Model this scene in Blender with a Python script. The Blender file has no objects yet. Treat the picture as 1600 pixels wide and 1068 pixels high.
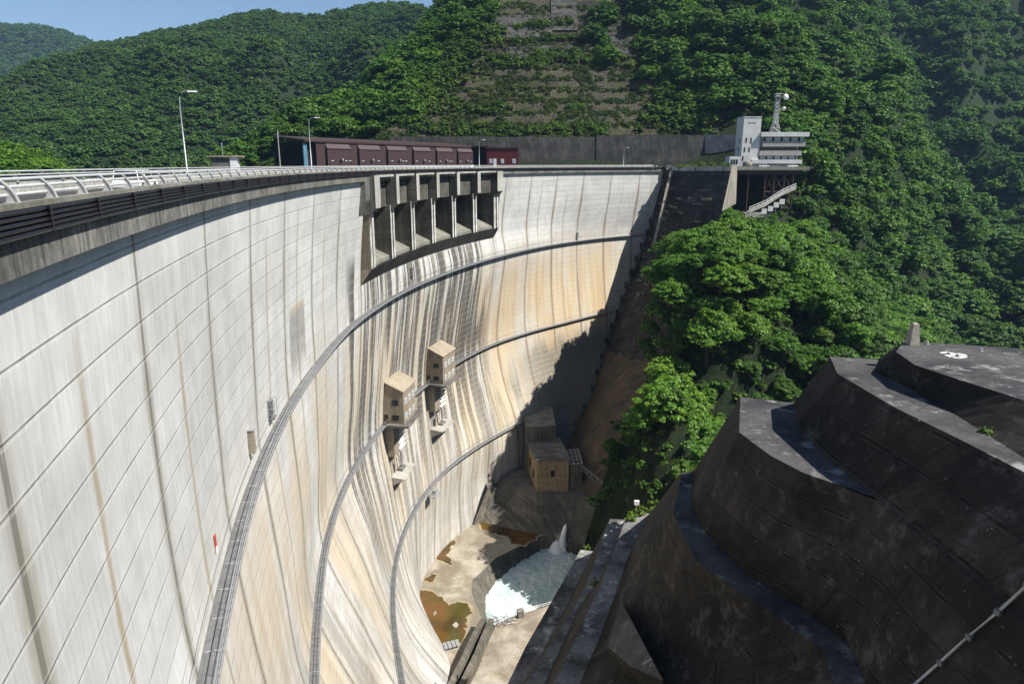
import bpy, math, random
import numpy as np
from mathutils import Vector
from mathutils.bvhtree import BVHTree
R = math.radians
random.seed(7); RNG = np.random.default_rng(7)
SC = bpy.context.scene
COL = SC.collection

# ------------------------------------------------------------------ camera, sky, sun, exposure
PITCH = R(14.588); FPX = 1067.0
cam_d = bpy.data.cameras.new("camera"); cam = bpy.data.objects.new("camera", cam_d); COL.objects.link(cam)
cam.location = (0, 0, 0); cam.rotation_euler = (R(90) - PITCH, 0, 0)
cam_d.sensor_width = 36; cam_d.lens = FPX / 1600 * 36; cam_d.clip_start = 0.1; cam_d.clip_end = 9000
SC.camera = cam
SUN_AZ, SUN_EL = 108.0, 51.0
SUN_STRENGTH, SKY_STRENGTH, EXPOSURE = 5.0, 0.070, 0.76
W = bpy.data.worlds.new("World"); SC.world = W; W.use_nodes = True
wn = W.node_tree; wn.nodes.clear()
sky = wn.nodes.new("ShaderNodeTexSky"); sky.sky_type = 'NISHITA'; sky.sun_disc = False
sky.sun_elevation = R(SUN_EL); sky.sun_rotation = R(SUN_AZ); sky.altitude = 600; sky.air_density = 1.0; sky.dust_density = 0.15; sky.ozone_density = 3.0
bg = wn.nodes.new("ShaderNodeBackground"); bg.inputs[1].default_value = SKY_STRENGTH
wo = wn.nodes.new("ShaderNodeOutputWorld")
wn.links.new(sky.outputs[0], bg.inputs[0]); wn.links.new(bg.outputs[0], wo.inputs[0])
sd = bpy.data.lights.new("sun", 'SUN'); sun = bpy.data.objects.new("sun", sd); COL.objects.link(sun)
sd.energy = SUN_STRENGTH; sd.angle = R(0.53); sd.color = (1.0, 0.955, 0.88)
SUNV = Vector((math.sin(R(SUN_AZ)) * math.cos(R(SUN_EL)), math.cos(R(SUN_AZ)) * math.cos(R(SUN_EL)), math.sin(R(SUN_EL))))
sun.rotation_euler = SUNV.to_track_quat('Z', 'Y').to_euler(); sun.location = (60, -40, 80)
SC.view_settings.view_transform = 'Standard'; SC.view_settings.look = 'None'
SC.view_settings.exposure = EXPOSURE; SC.view_settings.gamma = 1.0

# ------------------------------------------------------------------ survey helpers: bearings read off the photograph -> metres
def ray(px, py):
    u = (px - 800) / FPX; v = (534 - py) / FPX
    return np.array([u, math.cos(PITCH) + v * math.sin(PITCH), -math.sin(PITCH) + v * math.cos(PITCH)])
def G(px, py, z):            # point on the level z
    r = ray(px, py); k = z / r[2]; return (r[0] * k, r[1] * k, z)
def P(px, py, Y):            # point at the northing Y
    r = ray(px, py); k = Y / r[1]; return (r[0] * k, Y, r[2] * k)
def pix(x, y, z):
    Yc = y * math.cos(PITCH) - z * math.sin(PITCH)
    if Yc < 0.5: return None
    return 800 + FPX * x / Yc, 534 - FPX * (y * math.sin(PITCH) + z * math.cos(PITCH)) / Yc, Yc

# ------------------------------------------------------------------ mesh helpers
class MB:
    def __init__(s): s.v = []; s.f = []; s.uv = []
    def vs(s, pts): n = len(s.v); s.v += [tuple(map(float, p)) for p in pts]; return n
    def face(s, idx, uv=None): s.f.append(tuple(idx)); s.uv.append(uv)
    def quad(s, a, b, c, d, uv=None): n = s.vs([a, b, c, d]); s.face((n, n + 1, n + 2, n + 3), uv)
    def poly(s, pts): n = s.vs(pts); s.face(range(n, n + len(pts)))
    def hexa(s, p):          # 8 corners: bottom 4 ccw, top 4 ccw
        n = s.vs(p)
        for q in ((3, 2, 1, 0), (4, 5, 6, 7), (0, 1, 5, 4), (1, 2, 6, 5), (2, 3, 7, 6), (3, 0, 4, 7)): s.face([n + i for i in q])
    def box(s, c, d, rz=0.0):
        cx, cy, cz = c; hx, hy, hz = d[0] / 2, d[1] / 2, d[2] / 2; ca, sa = math.cos(rz), math.sin(rz)
        s.hexa([(cx + ca * a - sa * b, cy + sa * a + ca * b, cz + e) for e in (-hz, hz) for a, b in ((-hx, -hy), (hx, -hy), (hx, hy), (-hx, hy))])
    def obox(s, o, ex, ey, ez):   # corner origin + 3 edge vectors
        o, ex, ey, ez = map(np.array, (o, ex, ey, ez))
        s.hexa([o, o + ex, o + ex + ey, o + ey, o + ez, o + ex + ez, o + ex + ey + ez, o + ey + ez])
    def grid(s, rows, uv=None, closed=False):
        nr, nc = len(rows), len(rows[0]); n = s.vs([p for r in rows for p in r])
        for i in range(nr - 1):
            for j in range(nc - 1):
                q = (n + i * nc + j, n + i * nc + j + 1, n + (i + 1) * nc + j + 1, n + (i + 1) * nc + j)
                s.face(q, None if uv is None else [uv[i][j], uv[i][j + 1], uv[i + 1][j + 1], uv[i + 1][j]])
    def tube(s, pts, r, n=6, cap=True):
        pts = [Vector(p) for p in pts]; rr = r if hasattr(r, '__len__') else [r] * len(pts); rings = []
        for i, p in enumerate(pts):
            d = (pts[min(i + 1, len(pts) - 1)] - pts[max(i - 1, 0)]).normalized()
            a = d.cross(Vector((0, 0, 1)) if abs(d.z) < 0.9 else Vector((1, 0, 0))).normalized(); b = d.cross(a)
            rings.append(s.vs([p + rr[i] * (math.cos(t) * a + math.sin(t) * b) for t in [2 * math.pi * k / n for k in range(n)]]))
        for u, w in zip(rings[:-1], rings[1:]):
            for k in range(n): s.face((u + k, u + (k + 1) % n, w + (k + 1) % n, w + k))
        if cap: s.face([rings[0] + k for k in range(n)]); s.face([rings[-1] + n - 1 - k for k in range(n)])
    def prism(s, poly, z0, z1, batter=0.0):
        P2 = [np.array(p[:2], float) for p in poly]; m = len(P2)
        area = sum(P2[i][0] * P2[(i + 1) % m][1] - P2[(i + 1) % m][0] * P2[i][1] for i in range(m))
        if area < 0: P2 = P2[::-1]
        low = []
        for i in range(m):
            d1 = P2[i] - P2[i - 1]; d2 = P2[(i + 1) % m] - P2[i]
            n1 = np.array([d1[1], -d1[0]]) / np.linalg.norm(d1); n2 = np.array([d2[1], -d2[0]]) / np.linalg.norm(d2)
            b = (n1 + n2); b /= max(1e-6, np.linalg.norm(b)); k = 1 / max(0.4, float(b @ n1))
            low.append(P2[i] + b * k * batter * (z1 - z0))
        n = s.vs([(*q, z0) for q in low] + [(*q, z1) for q in P2])
        for i in range(m): j = (i + 1) % m; s.face((n + i, n + j, n + m + j, n + m + i))
        s.face([n + m + i for i in range(m)]); s.face([n + m - 1 - i for i in range(m)])
    def lathe(s, prof, c, n=16):
        rings = [s.vs([(c[0] + r * math.cos(2 * math.pi * k / n), c[1] + r * math.sin(2 * math.pi * k / n), c[2] + z) for k in range(n)]) for r, z in prof]
        for u, w in zip(rings[:-1], rings[1:]):
            for k in range(n): s.face((u + k, u + (k + 1) % n, w + (k + 1) % n, w + k))
    def build(s, name, mat, parent=None, smooth=False, link=True):
        me = bpy.data.meshes.new(name); me.from_pydata(s.v, [], s.f)
        if any(u is not None for u in s.uv):
            L = me.uv_layers.new(name="UVMap"); k = 0
            for u, f in zip(s.uv, s.f):
                for i in range(len(f)): L.data[k].uv = u[i] if u else (0, 0); k += 1
        if smooth: me.polygons.foreach_set('use_smooth', [True] * len(me.polygons))
        me.materials.append(mat); me.update()
        o = bpy.data.objects.new(name, me)
        if link: COL.objects.link(o)
        if parent is not None:
            o.parent = parent; o.matrix_parent_inverse = parent.matrix_basis.inverted()
        return o
def tag(o, label=None, cat=None, group=None, kind=None):
    if label: o['label'] = label
    if cat: o['category'] = cat
    if group: o['group'] = group
    if kind: o['kind'] = kind
    return o
def thing(name, label, cat, loc=(0, 0, 0), rz=0.0, group=None):
    o = bpy.data.objects.new(name, None); COL.objects.link(o); o.location = loc; o.rotation_euler = (0, 0, rz); o.empty_display_size = 1
    return tag(o, label, cat, group)
def struct(name, mb, mat, smooth=False): return tag(mb.build(name, mat, None, smooth), kind='structure')
def local(root):   # mesh builder whose coordinates are the root's own
    return MB()
def addp(mb, name, mat, root, smooth=False):   # part in the root's local coordinates
    o = mb.build(name, mat, None, smooth); o.parent = root; return o
def copy_tree(o, loc, rz=None, scale=None, label=None, parent=None):
    c = o.copy(); COL.objects.link(c)
    if parent is None:
        c.location = loc
        if rz is not None: c.rotation_euler = (0, 0, rz)
        if scale is not None: c.scale = scale
        if label: c['label'] = label
    else: c.parent = parent
    for ch in [x for x in bpy.data.objects if x.parent == o] if o.name not in KIDS else KIDS[o.name]:
        copy_tree(ch, None, parent=c)
    return c
KIDS = {}

# ------------------------------------------------------------------ materials
class NT:
    def __init__(s, name):
        s.m = bpy.data.materials.new(name); s.m.use_nodes = True; s.t = s.m.node_tree; s.t.nodes.clear()
        s.out = s.t.nodes.new("ShaderNodeOutputMaterial"); s.b = s.t.nodes.new("ShaderNodeBsdfPrincipled")
        s.t.links.new(s.b.outputs[0], s.out.inputs[0]); s.b.inputs['Specular IOR Level'].default_value = 0.25
    def L(s, a, b): s.t.links.new(a, b)
    def setv(s, i, v):
        if isinstance(v, (int, float)): i.default_value = v
        elif isinstance(v, (tuple, list)): i.default_value = (*v, 1.0) if len(v) == 3 and len(i.default_value) == 4 else v
        else: s.L(v, i)
    def obj(s): return s.t.nodes.new("ShaderNodeTexCoord").outputs['Object']
    def uv(s): return s.t.nodes.new("ShaderNodeTexCoord").outputs['UV']
    def pos(s): return s.t.nodes.new("ShaderNodeNewGeometry").outputs['Position']
    def nrm(s): return s.t.nodes.new("ShaderNodeNewGeometry").outputs['True Normal']
    def sep(s, v):
        n = s.t.nodes.new("ShaderNodeSeparateXYZ"); s.L(v, n.inputs[0]); return n.outputs
    def comb(s, x=0.0, y=0.0, z=0.0):
        n = s.t.nodes.new("ShaderNodeCombineXYZ")
        for i, v in enumerate((x, y, z)): s.setv(n.inputs[i], v)
        return n.outputs[0]
    def M(s, op, a, b=0.0, c=None, clamp=False):
        n = s.t.nodes.new("ShaderNodeMath"); n.operation = op; n.use_clamp = clamp; s.setv(n.inputs[0], a); s.setv(n.inputs[1], b)
        if c is not None: s.setv(n.inputs[2], c)
        return n.outputs[0]
    def map(s, v, sc):
        n = s.t.nodes.new("ShaderNodeMapping"); s.L(v, n.inputs[0]); n.inputs['Scale'].default_value = sc; return n.outputs[0]
    def noise(s, v, scale=1.0, detail=3.0, rough=0.55, dist=0.0):
        n = s.t.nodes.new("ShaderNodeTexNoise"); s.L(v, n.inputs['Vector']); n.inputs['Scale'].default_value = scale
        n.inputs['Detail'].default_value = detail; n.inputs['Roughness'].default_value = rough; n.inputs['Distortion'].default_value = dist
        return n.outputs[0]
    def white(s, v):
        n = s.t.nodes.new("ShaderNodeTexWhiteNoise"); n.noise_dimensions = '3D'; s.L(v, n.inputs[0]); return n.outputs[0]
    def rng(s, v, a, b, c=0.0, d=1.0, smooth=True):
        n = s.t.nodes.new("ShaderNodeMapRange"); n.interpolation_type = 'SMOOTHSTEP' if smooth else 'LINEAR'
        for i, x in enumerate((v, a, b, c, d)): s.setv(n.inputs[i], x)
        return n.outputs[0]
    def mix(s, f, a, b, mode='MIX'):
        n = s.t.nodes.new("ShaderNodeMix"); n.data_type = 'RGBA'; n.blend_type = mode; s.setv(n.inputs[0], f); s.setv(n.inputs[6], a); s.setv(n.inputs[7], b); return n.outputs[2]
    def mul(s, col, f):      # colour times a scalar
        n = s.t.nodes.new("ShaderNodeVectorMath"); n.operation = 'SCALE'; s.L(col, n.inputs[0]); s.setv(n.inputs[3], f); return n.outputs[0]
    def bump(s, h, strength=0.3, dist=0.05):
        n = s.t.nodes.new("ShaderNodeBump"); n.inputs[0].default_value = strength; n.inputs[1].default_value = dist; s.L(h, n.inputs[2] if n.inputs[2].name == 'Height' else n.inputs['Height']); s.L(n.outputs[0], s.b.inputs['Normal'])
    def fin(s, col, rough=0.85, metal=0.0):
        s.setv(s.b.inputs['Base Color'], col); s.setv(s.b.inputs['Roughness'], rough); s.b.inputs['Metallic'].default_value = metal; return s.m
def plain(name, c, rough=0.6, metal=0.0, var=0.18, scale=1.5):
    n = NT(name); o = n.pos(); v = n.noise(o, scale, 4); s2 = n.noise(n.map(o, (3, 3, 0.35)), 1.0, 3)
    k = n.M('ADD', n.rng(v, 0.3, 0.7, 1 - var, 1 + var * 0.6), n.rng(s2, 0.35, 0.7, -var * 0.5, var * 0.4))
    return n.fin(n.mul(n.mix(0, c, c), k), rough, metal)

def mat_dam():
    n = NT("dam_concrete"); u, v, _ = n.sep(n.uv()); uv = n.comb(u, v, 0.0)
    base = n.mix(n.rng(n.noise(n.comb(n.M('MULTIPLY', u, .05), n.M('MULTIPLY', v, .05), 3.0), 1.0, 4), .35, .65), (.46, .455, .43), (.55, .545, .52))
    # formwork board streaks
    st = n.noise(n.comb(n.M('MULTIPLY', u, 3.6), n.M('MULTIPLY', v, .09), 0.0), 1.0, 4, .65)
    st2 = n.noise(n.comb(n.M('MULTIPLY', u, 12.0), n.M('MULTIPLY', v, .6), 2.0), 1.0, 2, .6)
    k = n.M('ADD', n.rng(st, .3, .72, .90, 1.06), n.rng(st2, .3, .7, -.05, .04))
    lift = n.M('DIVIDE', v, 1.82); jn = n.M('DIVIDE', n.M('SUBTRACT', u, 1.0), 15.5)
    pan = n.white(n.comb(n.M('FLOOR', jn), n.M('FLOOR', lift), 1.0)); k = n.M('MULTIPLY', k, n.rng(pan, 0, 1, .945, 1.045, False))
    base = n.mul(base, k)
    bl = n.noise(n.comb(n.M('MULTIPLY', u, .35), n.M('MULTIPLY', v, .3), 5.0), 1.0, 6, .65); base = n.mul(base, n.rng(bl, .3, .7, .90, 1.07))
    # algae-grey and rust stains carried down the face
    wide = n.noise(n.comb(n.M('MULTIPLY', u, .09), n.M('MULTIPLY', v, .022), 7.0), 1.0, 4, .6)
    nar = n.noise(n.comb(n.M('ADD', n.M('MULTIPLY', u, .46), n.M('MULTIPLY', n.noise(n.comb(n.M('MULTIPLY', u, .2), n.M('MULTIPLY', v, .2), 51.0), 1.0, 3), .35)), n.M('MULTIPLY', v, .026), 9.0), 1.0, 3, .55)
    dep = n.rng(v, -18, -42); farr = n.rng(u, 150, 235)
    orange = n.M('MULTIPLY', n.M('MULTIPLY', dep, n.rng(v, -104, -72, .25, 1.0)), n.M('ADD', n.M('MULTIPLY', n.rng(wide, .32, .6), .68), n.M('MULTIPLY', farr, .46)), clamp=True)
    base = n.mix(orange, base, n.mix(n.rng(nar, .35, .7), (.52, .44, .31), (.46, .33, .185)))
    # streaks of the spillway zone
    zone = n.M('MULTIPLY', n.M('MULTIPLY', n.rng(n.M('ADD', u, n.M('MULTIPLY', wide, 14)), 103, 112), n.rng(n.M('ADD', u, n.M('MULTIPLY', nar, 10)), 206, 196)), n.rng(v, -14, -19))
    fade = n.rng(v, -92, -52, .30, 1.0)
    bro = n.noise(n.comb(n.M('MULTIPLY', u, .24), n.M('MULTIPLY', v, .012), 31.0), 1.0, 3, .6)
    dk = n.M('MULTIPLY', n.M('MULTIPLY', zone, fade), n.rng(n.M('ADD', n.M('MULTIPLY', nar, .55), n.M('MULTIPLY', bro, .55)), .50, .58), clamp=True)
    base = n.mix(n.M('MULTIPLY', dk, .95), base, (.085, .08, .07))
    wh = n.noise(n.comb(n.M('MULTIPLY', u, .8), n.M('MULTIPLY', v, .02), 21.0), 1.0, 2, .5)
    base = n.mix(n.M('MULTIPLY', n.M('MULTIPLY', zone, n.rng(wh, .60, .66)), .9), base, (.60, .59, .55))
    # dark seepage low on both sides
    pat = n.noise(n.comb(n.M('MULTIPLY', u, .14), n.M('MULTIPLY', v, .035), 17.0), 1.0, 4, .6)
    low = n.M('MULTIPLY', n.M('MULTIPLY', n.rng(v, -58, -74), n.M('MULTIPLY', n.M('MULTIPLY', n.rng(pat, .46, .62), n.rng(n.M('ABSOLUTE', n.M('SUBTRACT', u, 150)), 25, 60, .45, 1.0)), n.rng(nar, .38, .58, .45, 1.0))), .65)
    lowr = n.M('MULTIPLY', n.M('MULTIPLY', n.rng(n.M('ADD', v, n.M('MULTIPLY', nar, 16)), -50, -58), n.rng(u, 204, 228)), .8)
    base = n.mix(n.M('MAXIMUM', low, lowr), base, (.135, .128, .108))
    # near face: grey streaks far below the second gallery
    nl = n.M('MULTIPLY', n.M('MULTIPLY', n.rng(v, -30, -66), n.rng(u, 125, 75)), n.M('MULTIPLY', n.rng(nar, .40, .58, .25, 1.0), n.rng(n.noise(n.comb(n.M('MULTIPLY', u, .10), n.M('MULTIPLY', v, .04), 41.0), 1.0, 5, .62), .42, .56)))
    base = n.mix(n.M('MULTIPLY', nl, .6), base, (.20, .195, .175))
    # vertical contraction joints with their weep marks
    fj = n.M('ABSOLUTE', n.M('SUBTRACT', n.M('FRACT', n.M('ADD', jn, .5)), .5)); dj = n.M('MULTIPLY', fj, 15.5)
    ed = n.noise(n.comb(n.M('MULTIPLY', u, .9), n.M('MULTIPLY', v, .25), 4.0), 1.0, 4, .7)
    halo = n.M('MULTIPLY', n.rng(n.M('ADD', dj, n.M('MULTIPLY', ed, .9)), 1.55, .55), n.rng(n.noise(n.comb(n.M('FLOOR', n.M('ADD', jn, .5)), n.M('MULTIPLY', v, .05), 0.0), 1.0, 2), .35, .6, .45, 1.0))
    halo = n.M('MULTIPLY', halo, n.rng(v, -5, -12, .25, 1.0))
    base = n.mix(n.M('MULTIPLY', halo, .82), base, n.mix(farr, (.25, .225, .17), (.26, .19, .12)))
    ln = n.rng(dj, .26, .12); base = n.mix(n.M('MULTIPLY', ln, .72), base, (.13, .12, .10))
    # weep marks in mid block
    mj = n.M('MULTIPLY', n.M('ABSOLUTE', n.M('SUBTRACT', n.M('FRACT', n.M('ADD', jn, 0.06)), .5)), 15.5)
    wsel = n.rng(n.white(n.comb(n.M('FLOOR', n.M('ADD', jn, .06)), 5.0, 2.0)), .2, .3)
    mh = n.M('MULTIPLY', n.M('MULTIPLY', n.rng(n.M('ADD', mj, n.M('MULTIPLY', ed, .7)), .85, .35), n.rng(n.M('ADD', v, n.M('MULTIPLY', wide, 18)), 4, -2)), wsel)
    base = n.mix(n.M('MULTIPLY', mh, .78), base, (.30, .235, .14))
    px_ = n.M('MULTIPLY', n.M('MULTIPLY', n.rng(u, 65, 66), n.rng(u, 74.5, 73.5)), n.M('MULTIPLY', n.rng(n.M('ADD', v, n.M('MULTIPLY', nar, 5)), -24, -21), n.rng(v, -16.5, -17.5)))
    base = n.mix(n.M('MULTIPLY', px_, n.rng(st2, .3, .62, .75, .35)), base, n.mix(n.rng(v, -18.5, -17), (.075, .07, .06), (.34, .23, .11)))
    # lift joints
    lf = n.M('MULTIPLY', n.M('SUBTRACT', 0.5, n.M('ABSOLUTE', n.M('SUBTRACT', n.M('FRACT', lift), .5))), 1.82)
    ln2 = n.noise(n.comb(n.M('MULTIPLY', u, .35), n.M('FLOOR', lift), 8.0), 1.0, 3, .6)
    lj = n.M('MULTIPLY', n.rng(lf, .065, .02), n.rng(ln2, .3, .6, .2, 1.0))
    base = n.mix(n.M('MULTIPLY', lj, n.M('MAXIMUM', n.rng(v, -26, -40, .6, .85), n.M('MULTIPLY', farr, .9))), base, (.14, .13, .11))
    wl = n.M('MULTIPLY', n.rng(n.M('ABSOLUTE', n.M('SUBTRACT', lf, .12)), .06, .0), n.rng(ln2, .6, .5))
    base = n.mix(n.M('MULTIPLY', wl, n.rng(v, -40, -70, .35, .6)), base, (.62, .61, .57))
    vj = n.M('MULTIPLY', n.M('ABSOLUTE', n.M('SUBTRACT', n.M('FRACT', n.M('DIVIDE', u, 1.55)), .5)), 1.55)
    base = n.mix(n.M('MULTIPLY', n.M('MULTIPLY', n.rng(vj, .07, .02), farr), .28), base, (.30, .27, .21))
    # drips of lime under the lift joints
    dr = n.noise(n.comb(n.M('MULTIPLY', u, 4.5), n.M('FLOOR', lift), 5.0), 1.0, 1)
    base = n.mix(n.M('MULTIPLY', n.M('MULTIPLY', n.rng(dr, .60, .68), n.rng(lf, .9, .1)), .22), base, (.68, .67, .63))
    h = n.M('SUBTRACT', n.M('MULTIPLY', st, .5), n.M('ADD', lj, ln)); n.bump(h, .5, .06)
    return n.fin(base, .88)

def mat_conc(name, lo, hi, pc=.12, moss=None, streak=1.0, panel=None, lichen=0.0, brown=None, sf=1.0):
    n = NT(name); p = n.pos(); x, y, z = n.sep(p); h = n.M('ADD', n.M('MULTIPLY', x, .8), n.M('MULTIPLY', y, .75))
    nz = n.noise(p, .22, 6, .62); fine = n.noise(p, 2.6, 5, .7)
    base = n.mix(n.rng(nz, .32, .68), lo, hi); base = n.mul(base, n.rng(fine, .25, .75, .74, 1.26))
    st = n.noise(n.comb(n.M('MULTIPLY', h, 1.5 * sf), n.M('MULTIPLY', z, .05), 0.0), 1.0, 5, .68)
    base = n.mul(base, n.rng(st, .3, .7, 1 - .38 * streak, 1 + .3 * streak))
    if streak > .8:
        w = n.noise(n.comb(n.M('MULTIPLY', h, 1.1 * sf), n.M('MULTIPLY', z, .08), 13.0), 1.0, 3, .7)
        base = n.mix(n.M('MULTIPLY', n.rng(w, .64, .74), .5), base, [min(1, c * 2.1) for c in hi])
    if brown: base = n.mix(n.rng(n.noise(p, .09, 4, .6), .42, .62), base, brown)
    if panel:
        ph, pv = panel
        a = n.M('MULTIPLY', n.M('SUBTRACT', .5, n.M('ABSOLUTE', n.M('SUBTRACT', n.M('FRACT', n.M('DIVIDE', z, pv)), .5))), pv)
        wob = n.noise(p, .8, 2); ln = n.M('MULTIPLY', n.rng(a, .10, .03), n.rng(wob, .4, .6, .3, 1))
        b = n.M('MULTIPLY', n.M('SUBTRACT', .5, n.M('ABSOLUTE', n.M('SUBTRACT', n.M('FRACT', n.M('DIVIDE', n.M('ADD', h, n.M('MULTIPLY', n.M('FLOOR', n.M('DIVIDE', z, pv * 3)), 2.7)), ph)), .5))), ph)
        ln = n.M('MAXIMUM', ln, n.M('MULTIPLY', n.rng(b, .10, .03), .7))
        tone = n.white(n.comb(n.M('FLOOR', n.M('DIVIDE', h, ph)), n.M('FLOOR', n.M('DIVIDE', z, pv)), 3.0))
        base = n.mul(base, n.rng(tone, 0, 1, 1 - pc, 1 + pc, False)); base = n.mix(n.M('MULTIPLY', ln, .75), base, [c * .25 for c in lo])
        ed_ = n.M('MULTIPLY', n.rng(n.M('ABSOLUTE', n.M('SUBTRACT', a, .16)), .07, .0), n.rng(wob, .48, .62)); base = n.mix(n.M('MULTIPLY', ed_, .6), base, [min(1, c * 1.9) for c in hi])
    if lichen:
        l = n.noise(p, .55, 7, .75); l2 = n.noise(p, .12, 3)
        base = n.mix(n.M('MULTIPLY', n.rng(n.M('ADD', l, n.M('MULTIPLY', l2, .35)), .70, .86), lichen), base, (.50, .49, .46))
    if moss: base = n.mix(n.rng(n.noise(p, .35, 5, .7), .56, .68), base, moss)
    n.bump(n.noise(p, 3.0, 6, .7), .5, .08)
    return n.fin(base, .9)

def mat_leaf(name, c1, c2, c3, hueless=False):
    n = NT(name); at = n.t.nodes.new("ShaderNodeObjectInfo").outputs['Random']
    g = n.t.nodes.new("ShaderNodeNewGeometry"); p = g.outputs['Position']; rp = g.outputs['Random Per Island']
    base = n.mix(at, c1, c2); base = n.mix(n.M('MULTIPLY', n.rng(n.noise(p, .028, 3), .40, .64), .7), base, c3)
    base = n.mix(n.M('MULTIPLY', n.rng(n.white(n.comb(at, 7.0, 2.0)), .72, .9), .4), base, (c2[0] * 1.3, c2[1] * 1.12, c2[2]))
    base = n.mul(base, n.M('MULTIPLY', n.rng(rp, 0, 1, .55, 1.5, False), n.rng(n.white(n.comb(at, 3.0, 1.0)), 0, 1, .72, 1.25, False)))
    n.b.inputs['Roughness'].default_value = .55; n.b.inputs['Specular IOR Level'].default_value = .3
    n.L(base, n.b.inputs['Base Color'])
    tr = n.t.nodes.new("ShaderNodeBsdfTranslucent"); n.L(n.mix(1.0, base, (1.0, 1.15, .45), 'MULTIPLY'), tr.inputs[0])
    mx = n.t.nodes.new("ShaderNodeMixShader"); mx.inputs[0].default_value = .32
    n.L(n.b.outputs[0], mx.inputs[1]); n.L(tr.outputs[0], mx.inputs[2]); n.L(mx.outputs[0], n.out.inputs[0])
    return n.m
def mat_ground(name, terr=False):
    n = NT(name); p = n.pos(); x, y, z = n.sep(p)
    base = n.mix(n.rng(n.noise(p, .5, 6, .7), .4, .6), (.012, .022, .007), (.026, .040, .012)); n.bump(n.noise(p, .7, 6, .8), 1.0, 1.5)
    return n.fin(base, .95)
def mat_cut():    # terraced rock cut above the retaining wall: shotcrete grid, soil and grass
    n = NT("rock_cut"); p = n.pos(); x, y, z = n.sep(p)
    soil = n.mix(n.rng(n.noise(p, .3, 6, .7), .35, .65), (.085, .065, .04), (.19, .155, .105))
    wx = n.M('ADD', x, n.M('MULTIPLY', n.noise(p, .12, 2), 6)); wz = n.M('ADD', z, n.M('MULTIPLY', n.noise(p, .15, 2), 3))
    gx = n.M('ABSOLUTE', n.M('SUBTRACT', n.M('FRACT', n.M('DIVIDE', wx, 1.9)), .5)); gz = n.M('ABSOLUTE', n.M('SUBTRACT', n.M('FRACT', n.M('DIVIDE', wz, 1.5)), .5))
    gr = n.M('MULTIPLY', n.M('MAXIMUM', n.rng(gx, .36, .44), n.rng(gz, .34, .42)), n.rng(n.noise(p, .05, 3), .38, .52, .15, 1.0))
    soil = n.mix(n.M('MULTIPLY', gr, .8), soil, (.34, .30, .25))
    grass = n.mix(n.noise(p, 1.5, 3), (.07, .15, .02), (.16, .20, .05))
    soil = n.mix(n.M('MULTIPLY', n.rng(n.noise(p, .3, 6, .75), .46, .60), .8), soil, grass)
    ng = n.sep(n.nrm())
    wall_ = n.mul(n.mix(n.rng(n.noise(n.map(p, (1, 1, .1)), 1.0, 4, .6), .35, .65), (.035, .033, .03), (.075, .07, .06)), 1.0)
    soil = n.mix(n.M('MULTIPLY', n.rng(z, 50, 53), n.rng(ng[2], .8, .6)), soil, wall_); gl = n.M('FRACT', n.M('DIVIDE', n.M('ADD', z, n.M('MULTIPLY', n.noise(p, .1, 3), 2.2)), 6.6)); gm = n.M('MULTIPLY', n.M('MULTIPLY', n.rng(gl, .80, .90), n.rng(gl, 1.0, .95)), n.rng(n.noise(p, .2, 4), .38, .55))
    soil = n.mix(gm, soil, (.26, .27, .09)); soil = n.mul(soil, .30)
    n.bump(n.noise(p, .9, 6, .75), 1.0, .6)
    return n.fin(soil, .95)

M = {}
M['dam'] = mat_dam()
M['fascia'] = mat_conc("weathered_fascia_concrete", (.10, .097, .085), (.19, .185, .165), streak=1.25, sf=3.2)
M['sill'] = mat_conc("sill_concrete", (.15, .145, .12), (.23, .22, .19), streak=.2)  # sills toned darker than the pier noses
M['breast'] = mat_conc("breast_wall_concrete", (.05, .048, .040), (.11, .104, .086), streak=1.0, panel=(200.0, 1.82))  # shadow of the deck is put into this dark tone
M['darkpier'] = mat_conc("shade_toned_concrete", (.035, .034, .028), (.075, .07, .058), streak=.9, panel=(200.0, 1.82))  # shade of the underside and bay backs put into the colour
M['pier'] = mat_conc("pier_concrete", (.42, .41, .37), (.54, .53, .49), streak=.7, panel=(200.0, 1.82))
M['sidepier'] = mat_conc("shade_toned_pier", (.07, .066, .055), (.135, .128, .106), streak=.9, panel=(200.0, 1.82))  # darker copy of the pier concrete, side shade put into its colour
M['kerb2'] = mat_conc("dark_kerb_concrete", (.13, .125, .10), (.22, .21, .18), streak=.4)
M['kerb'] = mat_conc("kerb_concrete", (.30, .29, .25), (.40, .39, .35), streak=.4)
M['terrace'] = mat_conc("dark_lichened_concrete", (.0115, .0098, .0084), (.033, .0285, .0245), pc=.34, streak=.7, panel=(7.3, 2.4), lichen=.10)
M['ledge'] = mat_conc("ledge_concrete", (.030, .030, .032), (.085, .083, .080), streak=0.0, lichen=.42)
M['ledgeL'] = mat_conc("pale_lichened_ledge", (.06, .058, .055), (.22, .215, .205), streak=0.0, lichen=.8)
M['brownwall'] = mat_conc("brown_slope_concrete", (.055, .042, .029), (.11, .083, .056), streak=.9, panel=(9.0, 2.4))
M['toe'] = mat_conc("toe_concrete", (.085, .078, .063), (.15, .138, .112), streak=.8, panel=(6.0, 1.8))
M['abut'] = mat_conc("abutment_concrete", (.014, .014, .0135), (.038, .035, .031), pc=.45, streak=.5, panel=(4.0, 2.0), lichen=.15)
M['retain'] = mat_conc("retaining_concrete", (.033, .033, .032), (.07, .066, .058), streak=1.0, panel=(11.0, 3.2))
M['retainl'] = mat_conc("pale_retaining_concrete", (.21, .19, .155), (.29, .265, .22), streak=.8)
M['road'] = plain("asphalt", (.055, .055, .055), .9)
M['rail'] = plain("aluminium_rail", (.70, .70, .70), .38, .35, .08)
M['post'] = plain("cast_post", (.46, .455, .44), .55, .3, .12)
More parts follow.
